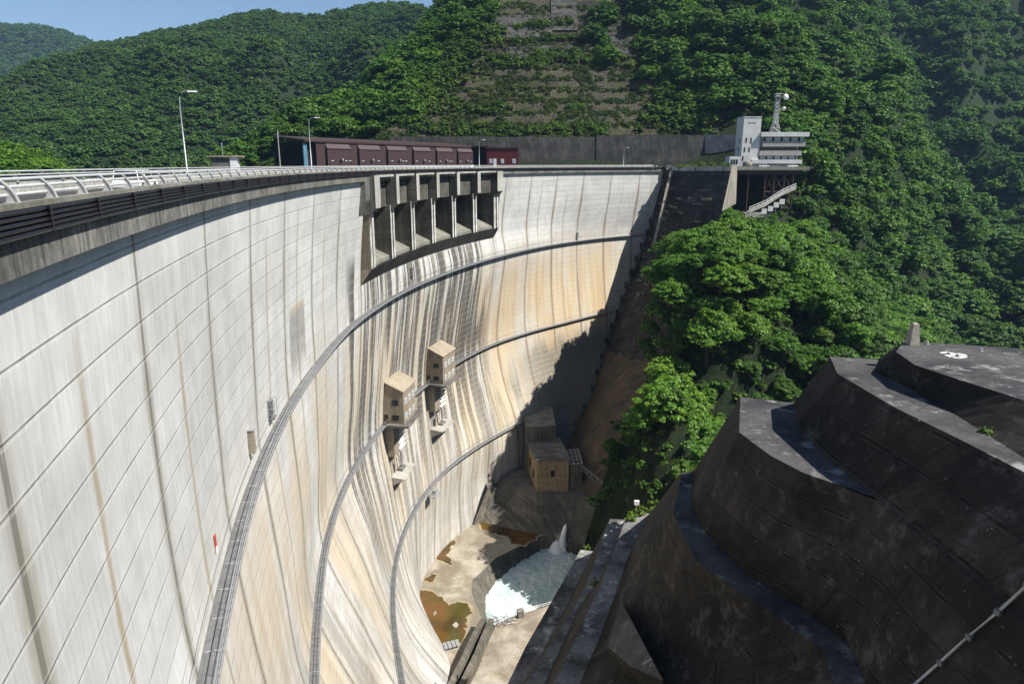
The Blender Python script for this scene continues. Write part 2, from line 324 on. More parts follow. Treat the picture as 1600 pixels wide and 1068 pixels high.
M['pipe'] = plain("black_pipe", (.013, .013, .018), .35, 0, .2)
M['steel'] = plain("galvanised_steel", (.42, .43, .44), .5, .5, .12)
M['grate'] = plain("dark_grating", (.17, .17, .17), .7, .2, .2)
M['brown_steel'] = plain("brown_painted_steel", (.055, .034, .028), .6)
M['white'] = plain("white_paint", (.72, .71, .68), .6, 0, .07, .6)
M['offwhite'] = plain("offwhite_render", (.62, .615, .585), .8, 0, .10, .4)
M['greyband'] = plain("grey_balcony", (.36, .345, .335), .8, 0, .10, .4)
M['glass'] = plain("window_glass", (.03, .04, .045), .12, 0, .1)
M['curtain'] = plain("pale_window", (.42, .46, .47), .3, 0, .15)
M['tan'] = mat_conc("tan_painted_wall", (.235, .20, .15), (.29, .25, .19), streak=.5)
M['tanroof'] = mat_conc("tan_roof", (.27, .225, .165), (.34, .285, .215), streak=.25)
M['yellow'] = mat_conc("yellow_tiled_wall", (.28, .21, .12), (.34, .26, .155), streak=.4, panel=(1.2, .9))
M['slate'] = mat_conc("dark_flat_roof", (.10, .098, .09), (.20, .19, .17), streak=0.0)
M['maroon'] = plain("brown_cladding", (.055, .034, .034), .55, 0, .15)
M['maroonroof'] = plain("pale_brown_panel", (.09, .066, .068), .5, 0, .1)
M['red'] = plain("dark_red_cladding", (.12, .018, .02), .55, 0, .15)
M['blue'] = plain("pale_blue_panel", (.09, .19, .26), .5)
M['dark'] = plain("dark_opening", (.012, .012, .014), .9)
M['trunk'] = plain("bark", (.075, .055, .04), .9)
M['lamp'] = plain("lamp_head", (.6, .6, .58), .4)
M['floor'] = mat_conc("apron_concrete", (.25, .215, .165), (.40, .36, .29), streak=0.0, brown=(.20, .165, .12), lichen=.2)
M['ground'] = mat_ground("forest_floor")
M['cut'] = mat_cut()
M['leafA'] = mat_leaf("leaves_bright", (.082, .185, .016), (.125, .240, .022), (.066, .160, .016))
M['leafB'] = mat_leaf("leaves_deep", (.052, .130, .016), (.098, .195, .022), (.066, .145, .018))
M['leafC'] = mat_leaf("leaves_far", (.042, .110, .022), (.075, .150, .026), (.090, .160, .030))
M['leafS'] = mat_leaf("leaves_shrub", (.075, .150, .016), (.13, .20, .024), (.05, .115, .016))
M['leafD'] = mat_leaf("leaves_dry", (.050, .095, .014), (.105, .145, .03), (.04, .085, .014))
M['grass'] = plain("weedy_grass", (.14, .17, .045), .95, 0, .4, 4)
def mat_pool():
    n = NT("brown_pool_water"); p = n.pos(); a = n.noise(p, .11, 3); b = n.noise(p, .05, 2)
    c = n.mix(n.rng(a, .38, .62), (.125, .058, .012), (.050, .034, .008)); c = n.mix(n.M('MULTIPLY', n.rng(b, .5, .62), .8), c, (.060, .058, .008))
    n.b.inputs['Specular IOR Level'].default_value = .5; return n.fin(c, .12)
def mat_foam():
    n = NT("white_water"); p = n.pos(); f = n.noise(n.map(p, (1.0, .45, 1)), .9, 9, .8, 1.6); g = n.noise(p, .14, 3, .5, .5)
    c = n.mix(n.rng(f, .42, .60), (.50, .68, .64), (.90, .92, .91)); c = n.mix(n.M('MULTIPLY', n.rng(g, .5, .64), .3), c, (.22, .42, .35))
    n.bump(n.noise(p, 1.1, 7, .7), .9, .7); return n.fin(c, .45)
M['pool'] = mat_pool(); M['foam'] = mat_foam(); M['spray'] = plain('white_spray', (.9, .93, .94), .6, 0, .1, 2)
n_ = NT("lake_water"); n_.bump(n_.noise(n_.pos(), .8, 4), .2, .05); M['lake'] = n_.fin((.02, .05, .045), .08)
n_ = NT("dark_stream_water"); n_.bump(n_.noise(n_.pos(), .5, 5), .3, .2); M['stream'] = n_.fin((.006, .010, .012), .1)

# ------------------------------------------------------------------ crest line of the dam (plan) and its downstream face
def crest_curve():
    x0, y0, h0, k0, k1, k2, k3 = -12.5224, 16.0498, -0.2941, 1.383, 0.8921, 0.1495, -0.3591
    s = np.arange(0, 331, 1.0); u = (s - 160) / 160; k = (k0 + k1 * u + k2 * u * u + k3 * u ** 3) / 300
    h = h0 + np.concatenate([[0], np.cumsum((k[1:] + k[:-1]) / 2)]); hm = (h[:-1] + h[1:]) / 2
    X = x0 + np.concatenate([[0], np.cumsum(np.sin(hm))]); Y = y0 + np.concatenate([[0], np.cumsum(np.cos(hm))])
    nb = 45; hb = h0 - np.arange(1, nb + 1) * 0.0030; Xb = x0 - np.cumsum(np.sin(hb)); Yb = y0 - np.cumsum(np.cos(hb))
    return np.concatenate([-np.arange(nb, 0, -1.0), s]), np.concatenate([Xb[::-1], X]), np.concatenate([Yb[::-1], Y]), np.concatenate([hb[::-1], h])
CS, CX, CY, CH = crest_curve()
def crest(s, off=0.0, z=0.0):
    x, y, h = np.interp(s, CS, CX), np.interp(s, CS, CY), np.interp(s, CS, CH)
    return (x + off * math.cos(h), y - off * math.sin(h), z)
def heading(s): return float(np.interp(s, CS, CH))
def rzs(s): return math.pi / 2 - heading(s)      # rotation taking +x along the crest, -y is downstream
KS = [-40, 0, 20, 40, 60, 80, 100, 120, 140, 160, 180, 200, 220, 240, 260, 290, 330]
KZ = [-3, -12, -20, -27, -41, -56, -70, -83, -96, -108, -125]
TB = [[-.7] * 17,
 [-.8, -.8, -1.0, -1.3, -1.5, -1.7, -1.8, -1.9, -1.9, -1.9, -1.9, -2.0, -2.0, -1.9, -1.8, -1.6, -1.5],
 [-.4, -.6, -1.0, -1.6, -2.0, -2.3, -2.6, -2.6, -2.5, -2.5, -2.6, -2.7, -3.0, -3.2, -3.2, -3.0, -2.5],
 [1.0, .2, -.7, -1.7, -2.2, -2.4, -2.9, -2.7, -2.2, -1.6, -1.4, -1.6, -2.4, -3.2, -3.8, -4.2, -4],
 [5, 3, 1.0, -.6, -1.6, -2.9, -3.9, -4.2, -4.0, -3.8, -3.6, -3.6, -3.4, -2.8, -3.0, -3.6, -4],
 [10, 6, 3.6, 1.4, -1.0, -3.5, -5.0, -5.6, -5.6, -5.5, -5.6, -4.9, -2.9, -1.0, -1.0, -1.8, -3],
 [18, 13, 9.5, 7.2, 4.3, 1.6, -1.4, -3.7, -4.6, -4.6, -3.8, -2.2, -.2, 1.2, 1.6, 1.5, 1],
 [30, 25, 21, 16, 11, 6.8, 2.0, -1.6, -3.3, -3.2, -.8, 2.2, 4.0, 6.0, 8, 10, 11],
 [48, 42, 36, 29, 22, 15, 7.0, 1.8, -3.2, -3.8, -1.6, 3.0, 7, 11, 14, 17, 20],
 [66, 58, 50, 42, 34, 27, 16.5, 9.0, -2.7, -4.1, -.7, 4.0, 9, 15, 20, 26, 30],
 [86, 78, 68, 58, 48, 40, 30, 20, 0, -4, 0, 6, 13, 22, 30, 38, 42]]
TB = np.array(TB, float)
def cr1(xs, ys, x):
    xs = np.asarray(xs, float); i = int(np.clip(np.searchsorted(xs, x) - 1, 0, len(xs) - 2)); t = min(1, max(0, (x - xs[i]) / (xs[i + 1] - xs[i])))
    m = lambda k: (ys[min(k + 1, len(xs) - 1)] - ys[max(k - 1, 0)]) / (xs[min(k + 1, len(xs) - 1)] - xs[max(k - 1, 0)])
    hh = xs[i + 1] - xs[i]; a, b = ys[i], ys[i + 1]
    return (2 * t**3 - 3 * t**2 + 1) * a + (t**3 - 2 * t**2 + t) * hh * m(i) + (-2 * t**3 + 3 * t**2) * b + (t**3 - t**2) * hh * m(i + 1)
ZD = np.arange(-126, -2.4, 1.0); SD = np.arange(-40, 330, 2.0)
_col = np.array([[cr1(KZ[::-1], TB[::-1, j], z) for j in range(len(KS))] for z in ZD])
OFF = np.array([[cr1(KS, _col[i], s) for s in SD] for i in range(len(ZD))])
def foff(s, z):
    zi = np.clip((z - ZD[0]), 0, len(ZD) - 1.001); i = int(zi); t = zi - i
    return float(np.interp(s, SD, OFF[i]) * (1 - t) + np.interp(s, SD, OFF[i + 1]) * t)
def face(s, z, out=0.0): return crest(s, foff(s, z) + out, z)
def send(z): return float(np.interp(z, [-125, -108, -98, -83, -70, -56, -27, -3], [206, 214, 226, 247, 261, 272, 289, 292]))

dam = thing("arch_dam", "tall curved pale concrete arch dam streaked with grey and orange stains", "dam", (0, 0, -112))
DI = dam
SP0, SP1, SPB = 109.5, 196.4, -21.0     # the spillway block
def face_patch(ss, zs):
    mb = MB(); rows = []; uvs = []
    for z in zs:
        rows.append([face(s, z) for s in ss]); uvs.append([(s, z) for s in ss])
    mb.grid(rows, uvs); return mb
S_all = [s for s in np.arange(-36, 303, 2.0)]
zs_low = [-126 + 2 * i for i in range(53)] + [SPB]; zs_top = [SPB, -19, -17, -15, -13, -11, -9, -7, -5, -3.5, -2.7]
b = face_patch(sorted(S_all + [SP0, SP1]), zs_low)
for seg in (sorted([s for s in S_all if s < SP0] + [SP0]), sorted([SP1] + [s for s in S_all if s > SP1])):
    c_ = face_patch(seg, zs_top); k = len(b.v); b.v += c_.v; b.f += [tuple(i + k for i in f) for f in c_.f]; b.uv += c_.uv
b.build("downstream_face", M['dam'], DI, smooth=True)
# crest: deck, kerb, fascia, upstream wall
def sweep(ss, prof):       # closed profile of (offset, z) swept along the crest
    mb = MB(); m = len(prof); rows = [[crest(s, o, z) for s in ss] for o, z in prof + prof[:1]]; mb.grid(rows)
    mb.poly([crest(ss[0], o, z) for o, z in prof]); mb.poly([crest(ss[-1], o, z) for o, z in prof][::-1]); return mb
ss = np.arange(-36, 293, 2.0)
sweep(ss, [(0, -1.92), (0, -2.91), (-.25, -2.98), (-2.4, -3.3), (-2.4, -1.92)]).build("fascia", M['fascia'], DI)
sweep(ss, [(.02, -1.02), (.02, -1.18), (-.16, -1.2), (-.16, -1.9), (-.6, -1.9), (-.6, -1.02)]).build("kerb", M['kerb2'], DI)
sweep(ss, [(-.62, -1.75), (-.62, -2.3), (-9.4, -2.3), (-9.4, -1.75)]).build("road_deck", M['road'], DI)
sweep(ss, [(-9.42, -1.0), (-9.42, -60), (-9.9, -60), (-9.9, -1.0)]).build("upstream_wall", M['kerb'], DI)
sweep(ss, [(-.61, -1.17), (-.61, -1.8), (-1.3, -1.8), (-1.3, -1.17)]).build("inner_walkway", M['kerb'], DI)
sweep(ss, [(.04, -1.19), (.04, -1.915), (-.14, -1.915), (-.14, -1.19)]).build("pipe_backing", M['pipe'], DI)  # dark strip added behind the pipes so the gaps read dark
mb = MB()
for s in np.arange(-34, 290, 1.1):
    if random.random() < .75:
        for _ in range(16):
            x, y, z = crest(s + random.uniform(0, 1.1), -.70 - random.random() * .22, -1.17); a = random.random() * 6.3; w = .03 + random.random() * .03; hgt = random.uniform(.05, .16)
            mb.poly([(x - w * math.cos(a), y - w * math.sin(a), z), (x + w * math.cos(a), y + w * math.sin(a), z), (x + random.uniform(-.05, .05), y + random.uniform(-.05, .05), z + hgt)])
tag(mb.build("grass", M['grass']), "weedy green grass growing along the foot of the white guard rail", "grass", kind='stuff')
# pipes racked on the fascia
rack = thing("pipe_rack", "black conduit pipes racked along the outside of the dam crest", "pipes", crest(0, 0, -1.9))
for i in range(5):
    mb = MB(); z = -1.25 - i * .148
    mb.tube([crest(s, .14 + .02 * i, z) for s in np.arange(-36, 291, 3.0)], .062, 6); mb.build("pipe", M['pipe'], rack, True)
far_ = MB()
for i, s in enumerate(np.arange(-10, 290, 4.8)):
    x, y, z = crest(s, .15, -1.55); mb = MB() if s < 150 else far_; mb.box((x, y, z), (.07, .22, .76), rzs(s))
    for j in range(5): xx, yy, zz = crest(s, .25, -1.25 - j * .148); mb.box((xx, yy, zz), (.16, .05, .10), rzs(s))
    if s < 150: mb.build("bracket", M['pipe'], rack)
tag(far_.build("far_brackets", M['pipe'], rack), kind='stuff')

# ------------------------------------------------------------------ guard rails
def guard(name, label, off, s0, s1, flip, zf, step=3.0, indiv=95):
    g = thing(name, label, "guard rail", crest(s0, off, zf))
    outs = -1 if flip else 1
    curve = [(.03, 0), (.0, .10), (-.04, .22), (-.10, .34), (-.19, .46), (-.30, .57), (-.37, .62)]   # outer edge of the post, foot first
    inner = [(-.26, 0), (-.25, .10), (-.24, .22), (-.26, .34), (-.30, .44), (-.37, .54), (-.41, .585)]
    k = 0; rest = MB()
    for s in np.arange(s0, s1, step):
        mbp = MB() if k < indiv else rest
        c = np.array(crest(s, off, zf)); h = heading(s); t = np.array([math.sin(h), math.cos(h), 0]); nn = np.array([math.cos(h), -math.sin(h), 0]) * outs
        A = [c + nn * a + np.array([0, 0, b_]) for a, b_ in curve]; B = [c + nn * a + np.array([0, 0, b_]) for a, b_ in inner]; w = t * .035
        for i in range(len(A) - 1):
            mbp.hexa([A[i] - w, A[i] + w, B[i] + w, B[i] - w, A[i + 1] - w, A[i + 1] + w, B[i + 1] + w, B[i + 1] - w])
        w2 = t * .075
        for i in range(len(A) - 1):
            e = nn * .02; mbp.hexa([A[i] - w2, A[i] + w2, A[i] + w2 + e, A[i] - w2 + e, A[i + 1] - w2, A[i + 1] + w2, A[i + 1] + w2 + e, A[i + 1] - w2 + e])
        mbp.obox(c - t * .14 - nn * .28, t * .28, nn * .34, np.array([0, 0, .02]))
        if k < indiv: mbp.build("post", M['post'], g)
        k += 1
    if rest.f: tag(rest.build("far_posts", M['post'], g), kind='stuff')
    for o_, z_, r_ in ((-.36, .615, .045), (-.27, .41, .05), (-.245, .20, .045)):
        mb = MB(); mb.tube([crest(s, off + outs * o_, zf + z_) for s in np.arange(s0 - 1, s1, 3.0)], r_, 8); mb.build("rail", M['rail'], g, True)
guard("guard_rail", "white tubular guard rail with curved posts on the outer crest edge above the black pipes", -.05, -33, 290, False, -1.02)
guard("guard_rail", "white guard rail on the far reservoir side of the dam crest road", -9.6, -33, 200, True, -1.0, 3.0, 60)

# ------------------------------------------------------------------ spillway: piers, corbels, breast walls, sill
PS = [111 + 13.95 * k for k in range(7)]
nose, cor, back = -.5, .9, -8.5
sp = thing("spillway", "row of six crest spillway openings between tall concrete piers high on the dam", "spillway", crest(152, -4, -21))
def swbox(mb, s0, s1, o0, o1, z0, z1, z0b=None, z1b=None):   # crest-aligned block, o0 outer, o1 inner; inner heights may differ
    z0b = z0 if z0b is None else z0b; z1b = z1 if z1b is None else z1b; n = max(1, int((s1 - s0) / 3)); q = np.linspace(s0, s1, n + 1)
    for a, c in zip(q[:-1], q[1:]):
        mb.hexa([crest(a, o1, z0b), crest(c, o1, z0b), crest(c, o0, z0), crest(a, o0, z0), crest(a, o1, z1b), crest(c, o1, z1b), crest(c, o0, z1), crest(a, o0, z1)])
for k, s in enumerate(PS):
    w = 1.25 if 0 < k < 6 else 1.5
    mb = MB()
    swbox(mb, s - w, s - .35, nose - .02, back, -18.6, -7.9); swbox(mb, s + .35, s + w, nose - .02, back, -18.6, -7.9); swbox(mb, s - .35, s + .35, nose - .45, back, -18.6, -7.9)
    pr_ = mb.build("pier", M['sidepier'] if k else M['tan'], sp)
    mb = MB(); swbox(mb, s - w, s - .35, nose + .01, nose - .02, -18.6, -7.9); swbox(mb, s + .35, s + w, nose + .01, nose - .02, -18.6, -7.9); mb.build("nose", M['pier'], pr_)  # sunlit noses take the pale copy, the sides the darkened one
    mb = MB(); wc = .95 if 0 < k < 6 else 1.8
    pts = [(-1.2, -8.9), (.1, -8.5), (cor, -7.7), (cor, -2.0), (-1.2, -2.0)]
    a = [crest(s - wc, o, z) for o, z in pts]; c = [crest(s + wc, o, z) for o, z in pts]; n0 = mb.vs(a + c); m = len(pts)
    for i in range(m): j = (i + 1) % m; mb.face((n0 + i, n0 + j, n0 + m + j, n0 + m + i))
    mb.face([n0 + i for i in range(m)][::-1]); mb.face([n0 + m + i for i in range(m)])
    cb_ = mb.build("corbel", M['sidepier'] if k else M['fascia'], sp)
    mb = MB(); swbox(mb, s - wc, s + wc, cor + .03, cor - .02, -7.7, -2.0); mb.build("front_face", M['kerb'], cb_)  # sunlit front put into the colour as a paler plate
for k in range(6):
    a, c = PS[k] + 1.25, PS[k + 1] - 1.25
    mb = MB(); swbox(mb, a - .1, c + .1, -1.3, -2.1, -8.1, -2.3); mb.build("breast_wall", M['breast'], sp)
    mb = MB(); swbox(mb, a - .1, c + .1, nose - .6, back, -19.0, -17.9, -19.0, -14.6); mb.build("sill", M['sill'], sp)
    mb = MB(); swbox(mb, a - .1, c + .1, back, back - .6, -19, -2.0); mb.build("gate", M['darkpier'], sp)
    mb = MB(); swbox(mb, a - .1, c + .1, cor - .4, -1.3, -2.35, -1.95); mb.build("deck_beam", M['kerb'], sp)
mb = MB(); q = np.linspace(SP0 - .02, SP1, 30)
rows = [[crest(s, nose - .02, -18.58) for s in q], [crest(s, nose - .25, -19.0) for s in q], [face(s, -21.6, .1) for s in q], [face(s, -21.9, -.8) for s in q]]
mb.grid(rows); rows = [[crest(s, nose - .02, -18.58) for s in q], [crest(s, back, -18.6) for s in q]]; mb.grid(rows)
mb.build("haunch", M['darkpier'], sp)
for s, sg in ((SP0, -1), (SP1, 1)):      # side walls that stand out of the receding face
    mb = MB(); zz = [-8.6, -12, -15, -18.6, -21.6]
    A = [crest(s, nose if z > -19 else foff(s, z) + .1, z) for z in zz]; B = [face(s, z, -.6) for z in zz]
    A = [crest(s, 0 if z > -9 else (nose if z > -19 else foff(s, z) + .1), z) for z in zz]
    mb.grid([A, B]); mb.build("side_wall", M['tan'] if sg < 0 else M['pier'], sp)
mb = MB(); swbox(mb, SP0 - 3.2, SP0, 0.0, -1.3, -6.2, -2.9, -8.7); mb.build("corbel", M['fascia'], sp)

# ------------------------------------------------------------------ gallery walkways on the face
def walkway(label, z, s0, s1, wd=1.2, skip=()):
    w = thing("walkway", label, "walkway", face(s0, z), group="maintenance walkways across the dam face")
    q = np.arange(s0, s1, 2.0); mb = MB()
    mb.grid([[face(s, z, -.3) for s in q], [(*crest(s, foff(s, z) + wd, z)[:2], z) for s in q], [(*crest(s, foff(s, z) + wd, z)[:2], z - .22) for s in q], [(*crest(s, foff(s, z) - .3, z)[:2], z - .22) for s in q]])
    mb.build("deck", M['grate'], w)
    pp = lambda s, o, dz: (*crest(s, foff(s, z) + o, z)[:2], z + dz)
    for o, dz, r in ((wd, 1.1, .035), (wd, .6, .025), (wd - .02, .02, .06), (.12, 1.25, .03)):
        mb = MB(); mb.tube([pp(s, o, dz) for s in q], r, 5); mb.build("handrail", M['steel'], w)
    mb = MB(); mb2 = MB(); mb3 = MB()
    for s in np.arange(s0, s1, 2.0): mb.tube([pp(s, wd, 0), pp(s, wd, 1.1)], .025, 4)
    for s in np.arange(s0, s1, 4.0):
        mb2.tube([pp(s, wd - .1, -.25), pp(s, -.2, -1.3)], .09, 4); mb2.tube([pp(s, wd - .05, -.28), pp(s, -.2, -.28)], .09, 4)
    for s in np.arange(s0, s1, 3.1): mb3.tube([pp(s, .15, .02), pp(s, wd - .1, .02)], .03, 4)
    for o in (.3, .6, .9, 1.15): mb3.tube([pp(s, o, .03) for s in q], .012, 4)
    tag(mb.build("rail_posts", M['steel'], w), kind='stuff'); tag(mb2.build("bracket", M['grate'], w), kind='stuff'); tag(mb3.build("grating_bars", M['steel'], w), kind='stuff')
    return w
walkway("uppermost steel walkway curving across the dam face just below the spillway", -27.3, 6, 288)
walkway("middle steel walkway on the dam face, the one leading to the two tan gate houses", -56, 20, 270)
walkway("lowest steel walkway curving round the foot of the dam face", -83, 50, 222)
def crate_on_wall(name, label, s, z, cat):
    r = thing(name, label, cat, face(s, z, .7), rzs(s)); return r
for s, z, lb in ((53, -25.5, "small steel service cage beside the upper walkway, nearest the camera"), (141, -24.6, "small steel service cage on the upper walkway below the spillway piers"), (249, -26.0, "small steel service cage at the far end of the upper walkway")):
    r = thing("service_cage", lb, "cage", face(s, z - .4, .0), rzs(s), group="service cages along the upper walkway")
    mb = MB(); mb.box((0, -.35, .1), (1.3, .6, .12)); mb.box((0, -.2, 1.2), (1.1, .35, 1.6)); addp(mb, "cabinet", M['grate'], r)
    mb = MB()
    for a in (-.6, .6):
        for b_ in (-.1, -.75): mb.tube([(a, b_, .1), (a, b_, 2.2)], .03, 4)
    for c_ in (1.2, 2.2): mb.tube([(-.6, -.1, c_), (-.6, -.75, c_), (.6, -.75, c_), (.6, -.1, c_)], .03, 4)
    addp(mb, "cage_frame", M['steel'], r)
r = thing("measuring_box", "tan narrow box on the pale dam face beside the uppermost walkway", "box", face(43, -24.5, .1), rzs(43))
mb = MB(); mb.box((0, -.2, .2), (.7, .5, 2.2)); addp(mb, "body", M['tan'], r); mb = MB(); mb.box((0, -.2, 1.36), (.85, .65, .1)); addp(mb, "lid", M['steel'], r)
r = thing("staff_gauge", "small red and white plate on the dam face above the near walkway", "sign", face(26.5, -25.2, .06), rzs(26.5))
mb = MB(); mb.box((0, 0, .45), (.42, .04, .9)); addp(mb, "plate", plain("red_plate", (.5, .06, .05), .5), r); mb = MB(); mb.box((0, -.03, -.25), (.42, .04, .5)); addp(mb, "plate", M['white'], r)

# ------------------------------------------------------------------ tan gate houses on the middle walkway
def gate_house(label, s, z):
    r = thing("gate_house", label, "gate house", face(s, z, 0), rzs(s), group="tan gate houses on the dam face")
    Lx, D, H0, H1 = 4.4, 5.0, 10.2, 7.5    # half length along the wall, depth, height at the wall, height in front
    mb = MB(); mb.hexa([(-Lx, -D, 0), (Lx, -D, 0), (Lx, .8, 0), (-Lx, .8, 0), (-Lx, -D, H1), (Lx, -D, H1), (Lx, .8, H0), (-Lx, .8, H0)]); wl = addp(mb, "wall", M['tan'], r)
    mb = MB(); e = .25; mb.hexa([(-Lx - e, .8, H0 + .02), (-Lx - e, -D - e, H1 - .1), (Lx + e, -D - e, H1 - .1), (Lx + e, .8, H0 + .02), (-Lx - e, .8, H0 + .25), (-Lx - e, -D - e, H1 + .13), (Lx + e, -D - e, H1 + .13), (Lx + e, .8, H0 + .25)]); addp(mb, "roof", M['tanroof'], r)
    for zz in (1.5, 5.0):
        for x in (-2.6, 0, 2.6):
            mb = MB(); mb.box((x, -D - .02, zz), (1.5, .06, 1.3)); w = addp(mb, "window", M['white'], r)
            mb = MB(); mb.box((x - .35, -D - .06, zz), (.6, .04, 1.1)); mb.box((x + .35, -D - .06, zz), (.6, .04, 1.1)); addp(mb, "pane", M['curtain'], w)
        mb = MB(); mb.box((-Lx - .02, -D * .62, zz), (.06, 1.5, 1.2)); w = addp(mb, "window", M['dark'], r)
        mb = MB(); mb.box((-Lx - .06, -D * .62 - .36, zz), (.04, .62, 1.0)); mb.box((-Lx - .06, -D * .62 + .36, zz), (.04, .62, 1.0)); addp(mb, "pane", M['glass'], w)
    mb = MB(); mb.box((-Lx - .02, -.9, 1.1), (.06, .9, 2.0)); addp(mb, "door", M['brown_steel'], r)
    mb = MB(); mb.box((0, -D / 2 - .5, -.25), (2 * Lx + 2.2, D + 1.6, .5)); addp(mb, "platform", M['slate'], r)
    mb = MB()
    for pts in ([(-Lx - 1, -.2, 0), (-Lx - 1, -D - 1.2, 0), (Lx + 1, -D - 1.2, 0), (Lx + 1, -.2, 0)],):
        for dz in (.55, 1.05): mb.tube([(a, b_, dz) for a, b_, c_ in pts], .03, 4)
        for x in np.linspace(-Lx - 1, Lx + 1, 9): mb.tube([(x, -D - 1.2, 0), (x, -D - 1.2, 1.05)], .03, 4)
    addp(mb, "handrail", M['brown_steel'], r)
    # shaft below with its trash ladder and the outlet ledge
    dn = foff(s, z - 17) - foff(s, z)
    mb = MB(); mb.hexa([(-4.0, 1.5, -8.2), (-4.0, -2.3, -8.2), (-.6, -2.3, -8.2), (-.6, 1.5, -8.2), (-4.0, 1.5, -.4), (-4.0, -2.3, -.4), (-.4, -2.3, -.4), (-.4, 1.5, -.4)]); addp(mb, "shaft", M['tan'], r)
    mb = MB()
    for i in range(6):
        zz = -1.9 - i * 1.25; mb.box((2.0, -1.9, zz), (3.9, .9, .22)); mb.box((2.0, -2.5, zz + .55), (3.9, .09, .09))
    for x in (.2, 3.8): mb.tube([(x, -1.4, -.4), (x, -1.9, -9.6)], .14, 5)
    addp(mb, "stair_rack", M['white'], r)
    mb = MB(); mb.box((2.0, -2.2, -1.2), (.6, 2.4, 2.0)); mb.tube([(.9, -2.2, -9), (.9, -2.2, -12.4)], .25, 8); addp(mb, "pipe", M['steel'], r)
    mb = MB(); mb.hexa([(-4.4, 1.5, -16.0), (-4.4, -1.2, -15.4), (4.4, -1.2, -15.4), (4.4, 1.5, -16.0), (-4.4, 1.5, -12.8), (-4.4, -4.6, -13.4), (4.4, -4.6, -13.4), (4.4, 1.5, -12.8)]); addp(mb, "outlet_ledge", M['kerb'], r)
    mb = MB(); mb.box((.6, -2.2, -12.9), (2.6, 1.3, .5)); mb.box((-1.8, -1.2, -11.9), (.5, .5, 2.2)); addp(mb, "machinery", M['slate'], r)
    return r
gate_house("tan gate house with sloping roof standing lower and nearer on the middle walkway", 132.0, -56.0)
gate_house("tan gate house with sloping roof standing higher and farther along the middle walkway", 161.0, -56.0)
r = thing("inspection_cart", "small open steel platform hung on the lowest walkway", "platform", face(150, -84.5, 1.2), rzs(150))
mb = MB(); mb.box((0, -.9, 0), (3.6, 2.0, .18)); mb.box((0.4, -1.0, .7), (1.6, .9, 1.2)); addp(mb, "tray", M['steel'], r)
mb = MB()
for x in (-1.8, 0, 1.8): mb.tube([(x, -1.9, 0), (x, -1.9, 1.1)], .04, 4)
mb.tube([(-1.8, 0, 1.1), (-1.8, -1.9, 1.1), (1.8, -1.9, 1.1), (1.8, 0, 1.1)], .04, 4); addp(mb, "handrail", M['white'], r)

# ------------------------------------------------------------------ helpers for ground work
def resample(pts, n):
    p = np.array(pts, float); d = np.r_[0, np.cumsum(np.linalg.norm(np.diff(p, axis=0), axis=1))]; t = np.linspace(0, d[-1], n)
    return [tuple(np.interp(x, d, p[:, i]) for i in range(3)) for x in t]
def loft(rows, n=30, sub=1):
    mb = MB(); R_ = [resample(r, n) for r in rows]; mb.grid(R_); return mb
def wob(pts, n=6, a=.9, seed=1):     # irregular shoreline through the given corners
    rr = random.Random(seed); out = []
    for i in range(len(pts)):
        p, q = pts[i], pts[(i + 1) % len(pts)]; d = math.dist(p[:2], q[:2]); m = max(2, int(d / .9))
        for k in range(m):
            t = k / m; j = a * min(1, d / 6)
            out.append((p[0] + (q[0] - p[0]) * t + rr.gauss(0, .5) * j, p[1] + (q[1] - p[1]) * t + rr.gauss(0, .5) * j, p[2]))
    return out
def sheet(name, pts, mat, z=None):
    mb = MB(); mb.poly(pts); return struct(name, mb, mat)
ZF, ZW = -108.0, -113.2

# ------------------------------------------------------------------ plunge basin
sheet("basin_floor", [(-25, 100, ZF), (20, 95, ZF), G(700, 1068, ZF), G(750, 1000, ZF), G(757, 978, ZF), G(737, 925, ZF), G(739, 905, ZF), G(774.5, 871, ZF), G(845, 836.5, ZF), G(880, 828, ZF), (20, 225, ZF), (-30, 215, ZF)], M['floor'])
tw = loft([[G(*q, ZF) for q in ((757, 978), (737, 925), (739, 905), (774.5, 871), (845, 836.5), (856, 833))], [G(*q, ZW - .6) for q in ((768, 978), (761, 955), (764, 936), (782, 910), (851, 857), (868, 848))]], 24)
tag(tw.build("basin_wall", M['toe'], None), "sloping concrete wall between the stained apron and the white water pool", "retaining wall")
struct("dark_water", (lambda m: (m.poly([G(845, 850, ZW - .05), G(760, 930, ZW - .05), G(756, 985, ZW - .05), G(850, 985, ZW - .05), G(1010, 930, ZW - .05), G(1010, 800, ZW - .05), G(905, 810, ZW - .05)]), m)[1])(MB()), M['stream'])
# turbulent sheet
def turb(pts, h=.8, step=.9, seed=2):
    xs = [p[0] for p in pts]; ys = [p[1] for p in pts]; X0, X1, Y0, Y1 = min(xs), max(xs), min(ys), max(ys); rr = np.random.default_rng(seed)
    nx, ny = int((X1 - X0) / step) + 2, int((Y1 - Y0) / step) + 2; hz = rr.random((ny, nx)); hz = (hz + np.roll(hz, 1, 0) + np.roll(hz, 1, 1)) / 3
    poly = [(p[0], p[1]) for p in pts]
    def inside(x, y):
        c = False
        for i in range(len(poly)):
            (a, b), (c_, d) = poly[i], poly[i - 1]
            if (b > y) != (d > y) and x < (c_ - a) * (y - b) / (d - b) + a: c = not c
        return c
    mb = MB(); idx = {}
    for j in range(ny):
        for i in range(nx): idx[i, j] = mb.vs([(X0 + i * step, Y0 + j * step, ZW + .12 + hz[j, i] * h)])
    for j in range(ny - 1):
        for i in range(nx - 1):
            if inside(X0 + (i + .5) * step, Y0 + (j + .5) * step): mb.face((idx[i, j], idx[i + 1, j], idx[i + 1, j + 1], idx[i, j + 1]))
    return mb
